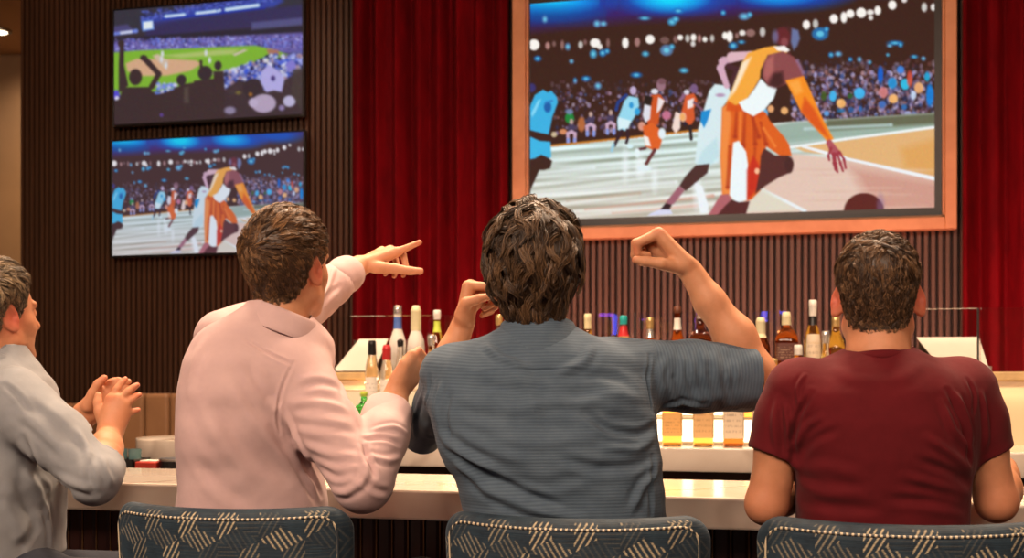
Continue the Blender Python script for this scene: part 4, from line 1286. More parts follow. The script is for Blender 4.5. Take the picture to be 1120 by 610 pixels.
def vnoise(P, seed=0):
    """smooth lattice noise in -1..1"""
    I = np.floor(P).astype(np.int64); fr = P - I; u = fr * fr * (3 - 2 * fr)
    def hsh(i, j, k):
        x = (i * 374761393 + j * 668265263 + k * 2147483647 + seed * 1274126177) & 0xffffffff
        x = ((x ^ (x >> 13)) * 1274126177) & 0xffffffff
        return ((x ^ (x >> 16)) & 0xffff) / 32767.5 - 1
    r = 0
    for dx in (0, 1):
        for dy in (0, 1):
            for dz in (0, 1):
                w = (u[:, 0] if dx else 1 - u[:, 0]) * (u[:, 1] if dy else 1 - u[:, 1]) * (u[:, 2] if dz else 1 - u[:, 2])
                r = r + w * hsh(I[:, 0] + dx, I[:, 1] + dy, I[:, 2] + dz)
    return r

def torso(levels, pw=2.35, tw=0.0):
    """trunk from traced widths: (row, left column, right column, depth of the centre, half depth) at rows of the photo"""
    Z, X, A, T, B = [], [], [], [], []
    for (py, pl, pr, t, b) in levels:
        l, r = cp(pl, py, t), cp(pr, py, t)
        Z.append(l[2]); X.append((l[0] + r[0]) / 2); A.append((r[0] - l[0]) / 2); T.append(t); B.append(b)
    o = np.argsort(Z); Z, X, A, T, B = (np.array(v)[o] for v in (Z, X, A, T, B))
    zz = np.linspace(Z[0], Z[-1], 160)
    def smooth(v):
        y = np.interp(zz, Z, v); k = np.hanning(13); k /= k.sum()
        return np.convolve(np.pad(y, 6, mode='edge'), k, 'valid')
    X, A, T, B = smooth(X), smooth(A), smooth(T), smooth(B)
    def raw(P, sh=0.0):
        z = P[:, 2]
        a = np.interp(z, zz, A) - sh; b = np.interp(z, zz, B) - sh
        u = (P[:, 0] - np.interp(z, zz, X)); v = (P[:, 1] - np.interp(z, zz, T)) + tw * u
        r = (np.abs(u / a) ** pw + np.abs(v / b) ** pw) ** (1 / pw)
        d = (r - 1) * np.minimum(a, b)
        return np.maximum(d, np.maximum(z - zz[-1], zz[0] - z))
    def make(sh=0.0, dz=0.0):
        def f(P):
            P = P.astype(np.float64) + np.array([0, 0, dz])
            d = raw(P, sh); e = .002
            g = np.stack([raw(P + np.eye(3)[i] * e, sh) - d for i in range(3)], 1) / e
            return (d / np.maximum(np.linalg.norm(g, axis=1), .35)).astype(np.float32)
        c = np.array([X.mean(), T.mean(), (zz[0] + zz[-1]) / 2])
        return f, c, float(math.sqrt((A.max() + .05) ** 2 + (B.max() + .05) ** 2 + ((zz[-1] - zz[0]) / 2) ** 2))
    return make

def sleeve(pts, rs, k=.015, lip=.0062):
    """sleeve with a clean open hem at its last point"""
    f0, c, r = chain(pts, rs, k)
    e = np.asarray(pts[-1], np.float32); d = norm(np.asarray(pts[-1], float) - np.asarray(pts[-2], float)).astype(np.float32)
    inner0 = cone(e - d * .03, e + d * .05, rs[-1] - lip, rs[-1] - lip + .003)[0]
    inner = lambda P: np.maximum(inner0(P), (e - d * .012 - P) @ d)
    def f(P):
        v0 = f0(P)
        v = smax(smax(v0, (P - e) @ d, .004), -inner(P), .003)
        return np.where(np.linalg.norm(P - e, axis=1) < 1.55 * rs[-1], v, v0)
    return f, c, r

# ---------------------------------------------------------------- heads
def rot_frame(yaw, pitch=0, roll=0):
    """columns right, forward, up in the camera-aligned frame; yaw>0 turns to the right"""
    y, p, r = (math.radians(v) for v in (yaw, pitch, roll))
    Rz = np.array([[math.cos(y), math.sin(y), 0], [-math.sin(y), math.cos(y), 0], [0, 0, 1]])
    Rx = np.array([[1, 0, 0], [0, math.cos(p), -math.sin(p)], [0, math.sin(p), math.cos(p)]])
    Ry = np.array([[math.cos(r), 0, math.sin(r)], [0, 1, 0], [-math.sin(r), 0, math.cos(r)]])
    return Rz @ Rx @ Ry

class Head:
    def __init__(s, C, yaw=0, pitch=0, roll=0, sc=1.0, ear_out=1.0, neck=None, neck_r=(.056, .064), wide=1.0):
        s.C = np.asarray(C, float); s.R = rot_frame(yaw, pitch, roll); s.sc = sc; s.wide = wide
        s.neck = neck; s.nr = neck_r; s.ear_out = ear_out
    def loc(s, P): return ((P - s.C) @ s.R) / s.sc / np.array([s.wide, 1, 1])
    def w(s, q): return s.C + s.R @ (np.asarray(q, float) * s.sc * np.array([s.wide, 1, 1]))
    def base_prims(s):
        S = s.sc; R = s.R; W = s.w; wd = s.wide
        p = []
        p.append((ellip(W((0, -.014, .030)), R, np.array((.0765 * wd, .100, .088)) * S), .01))
        p.append((ellip(W((0, -.050, -.005)), R, np.array((.064 * wd, .058, .065)) * S), .03))
        p.append((ellip(W((0, .032, -.038)), R, np.array((.062 * wd, .062, .076)) * S), .03))
        for sx in (-1, 1):
            p.append((cone(W((sx * .054, .005, -.062)), W((sx * .022, .070, -.098)), .017 * S, .015 * S), .025))
        p.append((ellip(W((0, .076, -.096)), R, np.array((.022, .018, .017)) * S), .02))
        return p
    def face_prims(s):
        S = s.sc; R = s.R; W = s.w
        p = []
        p.append((cone(W((0, .090, .008)), W((0, .112, -.030)), .007 * S, .012 * S), .012, 'u'))
        for sx in (-1, 1):
            p.append((cone(W((sx * .012, .098, -.034)), W((sx * .016, .094, -.033)), .007 * S, .006 * S), .006, 'u'))
            p.append((cone(W((sx * .014, .088, .020)), W((sx * .046, .074, .020)), .009 * S, .008 * S), .012, 'u'))
            p.append((ellip(W((sx * .032, .092, .002)), R, np.array((.016, .012, .010)) * S), .008, 's'))
            p.append((ellip(W((sx * .032, .077, .001)), R, np.array((.012, .012, .012)) * S), .003, 'u'))
            p.append((cone(W((sx * .036, .066, -.030)), W((sx * .050, .045, -.022)), .014 * S, .014 * S), .02, 'u'))
        p.append((cone(W((-.020, .086, -.062)), W((.020, .086, -.062)), .006 * S, .006 * S), .006, 'u'))
        p.append((cone(W((-.017, .085, -.071)), W((.017, .085, -.071)), .007 * S, .007 * S), .004, 'u'))
        return p
    def ear_prims(s):
        S = s.sc; W = s.w; p = []
        for sx in (-1, 1):
            a = math.radians(28 * s.ear_out)
            n = np.array([math.cos(a) * sx, -math.sin(a) * 1.0, 0.0])     # outward normal of the ear plate, swung back
            t = np.array([sx * math.sin(a), math.cos(a), 0.0])             # along the plate, towards the face
            u = np.array([0, 0, 1.0])
            t2 = t * math.cos(.22) - u * math.sin(.22); u2 = u * math.cos(.22) + t * math.sin(.22)
            u2, t2 = u * math.cos(.2) - t * math.sin(.2), t * math.cos(.2) + u * math.sin(.2)
            Rl = np.stack([n, t2, u2], 1)
            c = np.array([sx * (.0765 + .006 * (s.ear_out - .7)), -.006, -.008]) + (-t) * .010 + n * .004 * s.ear_out
            Rw = s.R @ Rl
            p.append((ellip(W(c), Rw, np.array((.0075, .0185, .031)) * S), .004, 'u'))
            p.append((ellip(W(c + n * .007 + t2 * .003 + u2 * .003), Rw, np.array((.0055, .0115, .021)) * S), .003, 's'))
            # rim, lobe and the fold in front of the canal
            rim = []
            for k in range(9):
                th = math.radians(-60 + 30 * k)
                rim.append(W(c + n * .002 - t2 * .0165 * math.cos(math.radians(-100 + 27 * k)) * 1.0 + u2 * .0285 * math.sin(math.radians(-100 + 27 * k))))
            p.append((chain(rim, [.0034 * S] * 9, .002), .0035, 'u'))
            p.append((ellip(W(c - u2 * .026 + t2 * .004), Rw, np.array((.006, .009, .010)) * S), .005, 'u'))
            p.append((cone(W(c + t2 * .010 + n * .002 - u2 * .006), W(c + t2 * .011 - u2 * .012), .0045 * S, .004 * S), .004, 'u'))
        return p
    def neck_at(s, z):
        a = s.w((0, -.020, -.055)); b = np.asarray(s.neck, float); k = (z - a[2]) / (b[2] - a[2])
        return a + (b - a) * k, s.nr[0] + (s.nr[1] - s.nr[0]) * min(max(k, 0), 1)
    def hole(s, F, z0, z1, e=.0025):
        a, ra = s.neck_at(z0); b, rb = s.neck_at(z1)
        f0, c, r = cone(a, b, ra + e, rb + e + .003)
        F.add((lambda P: np.maximum(f0(P), z0 - P[:, 2]), c, r), .004, 's')
    def add_to(s, F):
        for (pr, k) in s.base_prims(): F.add(pr, k)
        if s.neck is not None:
            F.add(cone(s.w((0, -.020, -.055)), s.neck, s.nr[0], s.nr[1]), .03)
        for (pr, k, op) in s.face_prims(): F.add(pr, k, op)
        for (pr, k, op) in s.ear_prims(): F.add(pr, k, op)

# hairline height around the head: azimuth from the front (deg) -> height
HLA = np.array([0, 35, 58, 70, 80, 95, 108, 120, 140, 160, 180])
HL_SHORT = np.array([.078, .074, .055, .012, -.018, .020, .008, -.040, -.072, -.080, -.082])

def grow_hair(hd, thick_top, thick_side, hl, fade, strands, length, seed, flow, wave=0.0, wid=.0007, lift=.35, keep=.75, clump=0.0, spiky=0.0, zlo=-.02, zhi=.075, cap_h=.0026, guides=500, frizz=.0010):
    """hair: a close cap plus individual tapering strands that follow a flow over the skull"""
    F = Field()
    for (pr, k) in hd.base_prims(): F.add(pr, k)
    if hd.neck is not None: F.add(cone(hd.w((0, -.020, -.055)), hd.neck, hd.nr[0], hd.nr[1]), .03)
    def cover(q):
        a = np.degrees(np.arctan2(np.abs(q[:, 0]), q[:, 1]))
        return (q[:, 2] - np.interp(a, HLA, hl)) / fade
    def thick(q):
        m = sstep(-.15, 1.0, cover(q))
        T = thick_side + (thick_top - thick_side) * sstep(zlo, zhi, q[:, 2])
        return T * m - .0035 * (1 - sstep(-.25, .12, cover(q)))
    rs = np.random.RandomState(seed)
    def capf(P):
        q = hd.loc(P.astype(float))
        return F(P) - (thick(q) * .8 * (1 + .30 * clump * vnoise(q * 46 + seed, 3))).astype(np.float32)
    lo = hd.C - .19; hi = hd.C + .19
    V, Fc = surface(capf, lo, hi, cap_h * 1.3)
    q = hd.loc(V); cv = cover(q)
    keepf = (cv[Fc] > -.22).any(1)
    Fk = Fc[keepf]
    used = np.unique(Fk); rm = -np.ones(len(V), int); rm[used] = np.arange(len(used))
    Vc, Fk = V[used], rm[Fk]
    # guide locks
    cand = np.where(cv > .02)[0]
    def grad(P):
        e = .0015; g = np.empty_like(P); d0 = F(P)
        for i in range(3):
            o = np.zeros(3); o[i] = e; g[:, i] = (F(P + o) - d0) / e
        return g / (np.linalg.norm(g, axis=1, keepdims=True) + 1e-9), d0
    K = 7
    gp = V[rs.choice(cand, guides, replace=False)]; G0 = gp.copy()
    q0 = hd.loc(gp); c0 = np.clip(cover(q0), 0, 1)
    crand = rs.random(guides); L = length(q0) * (.45 + .55 * c0) * (.7 + .6 * rs.random(guides))
    ph = rs.uniform(0, 6.28, guides); hgt = .55 + .75 * rs.random(guides); lean = rs.normal(0, spiky, (guides, 3))
    D = None; gpts = [gp.copy()]; P = gp
    for k in range(K - 1):
        n, d0 = grad(P)
        fl = (flow(hd.loc(P), crand, rs) @ hd.R.T)
        tn = fl - n * (fl * n).sum(1, keepdims=True)
        tn /= np.linalg.norm(tn, axis=1, keepdims=True) + 1e-9
        sd = np.cross(n, tn)
        dv = tn + n * (lift * (1 - k / (K - 1) * 1.35)) * hgt[:, None] + sd * (wave * np.sin(ph + k * 1.25))[:, None] + lean
        dv /= np.linalg.norm(dv, axis=1, keepdims=True) + 1e-9
        if D is not None:
            dv = dv * .7 + D * .3; dv /= np.linalg.norm(dv, axis=1, keepdims=True) + 1e-9
        D = dv
        P = P + dv * (L / (K - 1))[:, None]
        lim = np.maximum(thick(hd.loc(P)), .0012) * keep * hgt * 1.1
        dd = F(P); n2, _ = grad(P)
        P = P - n2 * (np.clip(dd - lim, 0, None) * .85 + np.clip(dd - .0008, None, 0))[:, None]
        gpts.append(P.copy())
    GP = np.stack(gpts, 1)
    # single strands gather towards the tip of their lock
    pick = rs.choice(cand, strands, replace=True)
    root = V[pick] + rs.normal(0, .0012, (strands, 3))
    gi = np.empty(strands, int)
    for i in range(0, strands, 2000):
        gi[i:i + 2000] = ((root[i:i + 2000, None] - G0[None]) ** 2).sum(2).argmin(1)
    off = root - G0[gi]
    kk = np.linspace(0, 1, K)
    ln = rs.uniform(.72, 1.08, strands)
    pts = []
    for k in range(K):
        u = kk[k] * ln * (K - 1); i0 = np.clip(u.astype(int), 0, K - 2); fr = (u - i0)[:, None]
        base = GP[gi, i0] * (1 - fr) + GP[gi, i0 + 1] * fr
        P = base + off * (1 - clump * kk[k]) + rs.normal(0, frizz * kk[k] + 1e-6, (strands, 3))
        dd = F(P); neg = dd < .0006
        if neg.any() and k > 0:
            n2, d2 = grad(P[neg]); P[neg] = P[neg] + n2 * (.0008 - d2)[:, None]
        pts.append(P)
    crand = crand[gi]
    S = np.stack(pts, 1)                                   # strands, K, 3
    tan = np.gradient(S, axis=1); tan /= np.linalg.norm(tan, axis=2, keepdims=True) + 1e-9
    ref = rs.normal(size=(strands, 1, 3)); a = np.cross(tan, ref); a /= np.linalg.norm(a, axis=2, keepdims=True) + 1e-9
    b = np.cross(tan, a)
    prof = np.array([1, 1.05, 1.05, 1, .85, .6, .15])[None, :, None] * (wid * rs.uniform(.7, 1.35, strands))[:, None, None]
    rings = [S + prof * (a * math.cos(t) + b * math.sin(t)) for t in (0, 2.094, 4.189)]
    SV = np.stack(rings, 2).reshape(-1, 3)                 # strand, k, side
    base = (np.arange(strands)[:, None, None] * K + np.arange(K - 1)[None, :, None]) * 3
    sidx = np.arange(3)[None, None, :]
    i0 = base + sidx; i1 = base + (sidx + 1) % 3
    SF = np.stack([i0, i1, i1 + 3, i0 + 3], -1).reshape(-1, 4)
    tone_s = np.repeat(np.clip(.46 + .20 * rs.normal(size=strands) + .75 * (crand - .5), 0, 1), K * 3)
    tone_c = .12 + .1 * vnoise(hd.loc(Vc) * 300, 5)  # cap toned darker, painting shade into the gaps between locks
    allV = np.concatenate([Vc, SV]); allF = np.concatenate([Fk, SF + len(Vc)])
    return allV, allF, np.concatenate([tone_c, tone_s])

# ---------------------------------------------------------------- hands
def hand(F, W, mcp, fingers, thumb, rw=.021, rf=(.0098, .0088, .0078, .0068), palm_r=.0125, kf=.004, kp=.012, scl=None):
    """W wrist; mcp four knuckles (index..little); fingers: points after each knuckle; thumb: base, joint, joint, tip"""
    W = np.asarray(W, float); mcp = [np.asarray(m, float) for m in mcp]
    sc = scl or (1, .99, .94, .84)
    fwd = norm(np.mean(mcp, 0) - W); side = norm(mcp[3] - mcp[0])
    for i, m in enumerate(mcp):
        a = W + side * (i - 1.5) * .008 + fwd * .004
        F.add(cone(a, m, palm_r * 1.15, palm_r * .92 * sc[i] + .0005), kp)
    for i, m in enumerate(mcp):
        pts = [m] + [np.asarray(p, float) for p in fingers[i]]
        rs = [rf[0] * sc[i] * 1.06, rf[1] * sc[i], rf[2] * sc[i], rf[3] * sc[i]]
        rs = rs[:len(pts) - 1] + [rf[3] * sc[i]] if len(pts) < 4 else rs
        # knuckle swell at the joints
        F.add(chain(pts, rs, .0022), kf)
    th = [np.asarray(p, float) for p in thumb]
    F.add(chain(th, [.0165, .0125, .0105, .0085][:len(th)], .004), .008)

def project_px(V):
    return 560 + F * V[:, 0] / V[:, 1], HY - F * (V[:, 2] - CZ) / V[:, 1]

def lines_on(V, polys, rad=4.0):
    """lay traced pixel lines on the visible side of a surface"""
    px, py = project_px(V)
    out = []
    for pl in polys:
        pts = []
        for (x, y) in pl:
            d = np.hypot(px - x, py - y)
            m = np.where(d < rad)[0]
            if len(m) == 0: m = np.array([np.argmin(d)])
            pts.append(V[m[np.argmin(V[m, 1] + .004 * d[m])]])
        out.append(np.array(pts))
    return out
def fold(V, N, folds):
    """push cloth into creases and ridges along lines: (line, width, height)"""
    D = np.zeros(len(V))
    lines = lines_on(V, [f_[0] for f_ in folds])
    for (pl, wd, amp), L in zip(folds, lines):
        # resample as a smooth curve
        t = np.linspace(0, len(L) - 1, 4 * (len(L) - 1) + 1)
        if len(L) > 2:
            C = np.stack([np.interp(t, np.arange(len(L)), L[:, i]) for i in range(3)], 1)
            C[1:-1] = (C[:-2] + 2 * C[1:-1] + C[2:]) / 4
        else: C = np.stack([np.interp(t, np.arange(len(L)), L[:, i]) for i in range(3)], 1)
        c = C.mean(0); R_ = np.linalg.norm(C - c, axis=1).max() + 4 * wd
        m = np.where(((V - c) ** 2).sum(1) < R_ ** 2)[0]
        if len(m) == 0: continue
        best = np.full(len(m), 1e9); tt = np.zeros(len(m))
        for i in range(len(C) - 1):
            ba = C[i + 1] - C[i]; h = np.clip(((V[m] - C[i]) @ ba) / (ba @ ba + 1e-12), 0, 1)
            d = np.linalg.norm(V[m] - C[i] - h[:, None] * ba, axis=1)
            q = d < best; best = np.where(q, d, best); tt = np.where(q, (i + h) / (len(C) - 1), tt)
        taper = np.clip(np.sin(np.pi * np.clip(tt * .9 + .05, 0, 1)) * 1.5, 0, 1)
        g = np.exp(-(best / wd) ** 2) - .45 * np.exp(-((best - 1.7 * wd) / (wd * .9)) ** 2)
        D[m] += amp * taper * g
    return D
# ---------------------------------------------------------------- cloth, skin and hair finishes
def skin_mat(name, a, b, red):
    n = NT(name)
    at_ = n.node('ShaderNodeAttribute'); at_.attribute_name = 'flush'
    st = n.node('ShaderNodeAttribute'); st.attribute_name = 'stubble'
    f = n.noise(n.coord('Object'), 34, 5, .6)
    c = n.ramp(f, [(.3, a), (.7, b)])
    c = n.mix(at_.outputs['Fac'], c, red)
    c = n.mix(st.outputs['Fac'], c, (.07, .04, .025))
    n.base(c)
    n.set(Roughness=.52)
    n.b.inputs['Specular IOR Level'].default_value = .35
    n.b.inputs['Subsurface Weight'].default_value = .12
    n.b.inputs['Subsurface Radius'].default_value = (.012, .005, .003)
    n.b.inputs['Subsurface Scale'].default_value = .6
    f2 = n.noise(n.coord('Object'), 320, 3); n.bump(f2, .12, .001)
    return n.m
def cloth_mat(name, a, b, rough=.8, weave=900, sheen=.15, bump=.25):
    n = NT(name)
    f = n.noise(n.coord('Object'), 18, 4, .6)
    n.base(n.ramp(f, [(.3, a), (.7, b)])); n.set(Roughness=rough, Sheen_Weight=sheen, Sheen_Roughness=.5, Specular_IOR_Level=.18)
    f2 = n.noise(n.coord('Object'), weave, 2)
    f3 = n.noise(n.coord('Object'), 42, 3, .5)
    h = n.math('ADD', n.math('MULTIPLY', f2, .25), n.math('MULTIPLY', f3, 1.2))
    n.bump(h, bump, .003)
    return n.m
def hair_mat(name, dark, light):
    n = NT(name)
    at_ = n.node('ShaderNodeAttribute'); at_.attribute_name = 'strand'
    n.base(n.ramp(at_.outputs['Fac'], [(.1, dark), (.9, light)]))
    n.set(Roughness=.48); n.b.inputs['Specular IOR Level'].default_value = .55
    return n.m
M['skin'] = skin_mat('skin', (.54, .245, .125), (.62, .300, .165), (.66, .15, .09))
M['skin2'] = skin_mat('ruddy_skin', (.52, .225, .112), (.60, .270, .145), (.66, .14, .085))
M['pink'] = cloth_mat('pink_cotton', (.54, .37, .365), (.60, .42, .41), .75, 800)
M['maroon_jersey'] = cloth_mat('maroon_jersey', (.094, .0052, .0085), (.122, .0070, .0115), .85, 1200, .06)
M['grey_cotton'] = cloth_mat('grey_chambray', (.25, .265, .285), (.30, .315, .335), .8, 700)
M['navy'] = cloth_mat('navy_cotton', (.018, .022, .035), (.028, .033, .05), .85)
M['denim'] = cloth_mat('dark_denim', (.020, .026, .042), (.032, .04, .06), .85)
M['shoe'] = simple('brown_shoe_leather', (.08, .04, .025), .4)
M['sole'] = simple('shoe_sole', (.03, .028, .026), .7)
n = NT('ribbed_blue_shirt')
a_ = n.node('ShaderNodeAttribute'); a_.attribute_name = 'rib'
f = n.noise(n.coord('Object'), 22, 4, .6)
c = n.ramp(f, [(.3, (.078, .116, .160)), (.7, (.104, .148, .196))])
q = n.math('SINE', n.math('MULTIPLY', a_.outputs['Fac'], 2 * math.pi / .0060))
q2 = n.math('MULTIPLY', n.math('ADD', q, 1.0), .5)
n.base(n.mix(n.math('MULTIPLY', q2, .38), c, (.034, .050, .074)))
n.set(Roughness=.85, Sheen_Weight=.08, Specular_IOR_Level=.15)
f3 = n.noise(n.coord('Object'), 40, 3, .5)
n.bump(n.math('ADD', n.math('MULTIPLY', q2, -.22), n.math('MULTIPLY', f3, .8)), .35, .003)
M['blue_shirt'] = n.m
M['hair_brown'] = hair_mat('dark_brown_hair', (.020, .010, .005), (.16, .088, .040))
M['hair_chestnut'] = hair_mat('chestnut_hair', (.045, .021, .009), (.30, .155, .062))
M['hair_mid'] = hair_mat('mid_brown_hair', (.032, .016, .008), (.24, .128, .056))
M['hair_grey'] = hair_mat('greying_hair', (.06, .045, .032), (.42, .30, .165))

def w2c(x, y, z):
    return np.array([x * RT[0] + y * RT[1], x * FW[0] + y * FW[1], z])

class Person:
    def __init__(s, base_px, base_t, label):
        p = c2w(cp(base_px, 600, base_t))
        s.loc = np.array([p[0], p[1], .745])
        s.e = empty('person', s.loc, label=label, cat='person')
    def part(s, name, V, Fc, mat, attrs=None, parent=None):
        me = np_mesh(name, c2w(np.asarray(V)) - s.loc, Fc, mat, attrs)
        o = bpy.data.objects.new(name, me)
        return link(o, parent or s.e)

def do_body(P, Fd, skin, head, h=.003, flush=(), stubble=None):
    lo, hi = Fd.bounds()
    V, Fc = surface(Fd, lo, hi, h)
    V = relax(V, Fc, 1, .4)
    fl = np.zeros(len(V))
    for (c, r, a) in flush:
        fl = np.maximum(fl, a * np.exp(-((V - np.asarray(c)) ** 2).sum(1) / r ** 2))
    st = np.zeros(len(V))
    if stubble is not None: st = stubble(head.loc(V), V) * (np.linalg.norm(head.loc(V), axis=1) < .15)
    # lips
    q = head.loc(V)
    near = np.linalg.norm(q, axis=1) < .14
    lip = near & (np.abs(q[:, 2] + .067) < .010) & (np.abs(q[:, 0]) < .024) & (q[:, 1] > .085)
    fl = np.where(lip, np.maximum(fl, .6), fl)
    eye = near & (np.hypot(np.abs(q[:, 0]) - .032, q[:, 2] - .001) < .0045) & (q[:, 1] > .075)
    st = np.where(eye, 1.0, st)
    return P.part('body', V, Fc, M[skin], {'flush': fl, 'stubble': st})

def do_hair(P, name, mat, args):
    V, Fc, tone = grow_hair(**args)
    return P.part(name, V, Fc, M[mat], {'strand': tone})

def do_cloth(P, name, Fd, mat, h=.0032, folds=(), noise=(), rib=None, parent=None, smooth=1, cut=None):
    lo, hi = Fd.bounds()
    V, Fc = surface(Fd, lo, hi, h)
    V = relax(V, Fc, smooth, .5)
    N = vnormals(V, Fc)
    D = np.zeros(len(V))
    if folds: D += fold(V, N, folds)
    for (fx, fy, fz, amp, seed) in noise:
        D += amp * vnoise(V * np.array([fx, fy, fz]), seed)
    at_ = {}
    if rib is not None: at_['rib'] = rib(V)
    V = V + N * D[:, None]
    V = relax(V, Fc, 1, .3)
    return P.part(name, V, Fc, M[mat], at_, parent)

def collar(P, C, R, rx, ry, h, mat, parent, leaf=.038, gap=38, drop=.0, flare=.012, top_in=.006):
    """shirt collar: band up the neck, folded leaf down outside; angle 0 is the nape"""
    C = np.asarray(C, float); V = []; Fc = []
    A = np.radians(np.linspace(-180 + gap, 180 - gap, 61))
    prof = 7
    for a in A:
        k = abs(a) / math.pi
        d = np.array([math.sin(a), -math.cos(a), 0])
        front = sstep(.55, .85, np.array(k))
        top = h * (1 - .22 * front)
        r0 = np.array([rx * d[0], ry * d[1], 0])
        pts = [r0 * 1.0 + [0, 0, -.004], r0 * (1 - top_in / rx * .5) + [0, 0, top * .5], r0 * (1 - top_in / rx) + [0, 0, top],
               r0 * (1 - top_in / rx) + d * .004 + [0, 0, top + .002], r0 * (1 - top_in / rx) + d * .009 + [0, 0, top - .001],
               r0 + d * (flare * .6 + .003) + [0, 0, top - leaf * .55 - drop * k], r0 + d * (flare + .004) + [0, 0, top - leaf * (1 + .35 * front) - drop * k]]
        V += [C + R @ np.array(p) for p in pts]
    n_ = len(A)
    for i in range(n_ - 1):
        for j in range(prof - 1):
            b = i * prof + j; Fc.append((b, b + prof, b + prof + 1, b + 1))
    o = P.part('collar', np.array(V), np.array(Fc), M[mat], {'rib': np.array(V)[:, 2]} if mat == 'blue_shirt' else None, parent)
    md = o.modifiers.new('thickness', 'SOLIDIFY'); md.thickness = .0034; md.offset = 0
    sb = o.modifiers.new('smooth', 'SUBSURF'); sb.levels = 1; sb.render_levels = 1
    return o

def legs(P, hip, knees, ankles, mat, facing):
    """seated trousers and shoes, world coordinates"""
    Fd = Field()
    hip = np.asarray(hip, float)
    side = np.array([facing[1], -facing[0], 0]); f3 = np.array([facing[0], facing[1], 0])
    c = lambda v: w2c(*v)
    Fd.add(ellip(c(hip + [0, 0, .0]), np.stack([c(side), c(f3), np.array([0, 0, 1])], 1), (.175, .125, .115)), .03)
    for s_, kn, an in zip((-1, 1), knees, ankles):
        hj = hip + side * s_ * .085 + f3 * .03 + np.array([0, 0, -.02])
        Fd.add(chain([c(hj), c(kn), c(an)], [.078, .060, .046], .03), .03)
    V, Fc = surface(Fd, *Fd.bounds(), .006)
    V[:, 2] = np.maximum(V[:, 2], np.where(True, .2, .2))
    # flatten where the thighs press on the seat
    N = vnormals(V, Fc)
    low = V[:, 2] < .752
    w3 = c2w(V)
    near = ((w3[:, :2] - hip[:2]) @ facing < .30)
    V[:, 2] = np.where(low & near, .752 - (.752 - V[:, 2]) * .02, V[:, 2])
    P.part('trousers', V, Fc, M[mat])
    for s_, an in zip((-1, 1), ankles):
        S = Field(); a = np.asarray(an, float)
        S.add(chain([c(a + [0, 0, .02]), c(a + [0, 0, -.03] - f3 * .01)], [.040, .040], .01), .01)
        S.add(chain([c(a + f3 * -.02 + [0, 0, -.052]), c(a + f3 * .08 + [0, 0, -.055]), c(a + f3 * .15 + [0, 0, -.060])], [.036, .040, .032], .01), .03)
        V, Fc = surface(S, *S.bounds(), .005)
        zf = a[2] - .088
        V[:, 2] = np.maximum(V[:, 2], zf)
        sh = P.part('shoe', V, Fc, M['shoe'])
        so = MB(); pl = []
        for k in range(16):
            t = 2 * math.pi * k / 16
            q = a[:2] - P.loc[:2] + facing * (.06 + .115 * math.cos(t)) + side[:2] * (.038 * math.sin(t))
            pl.append((q[0], q[1]))
        so.prism(pl, zf - .012 - P.loc[2], zf + .004 - P.loc[2]); so.build('sole', M['sole'], sh)

def arm_flush(pts, a=.5, r=.04): return [(p, r, a) for p in pts]
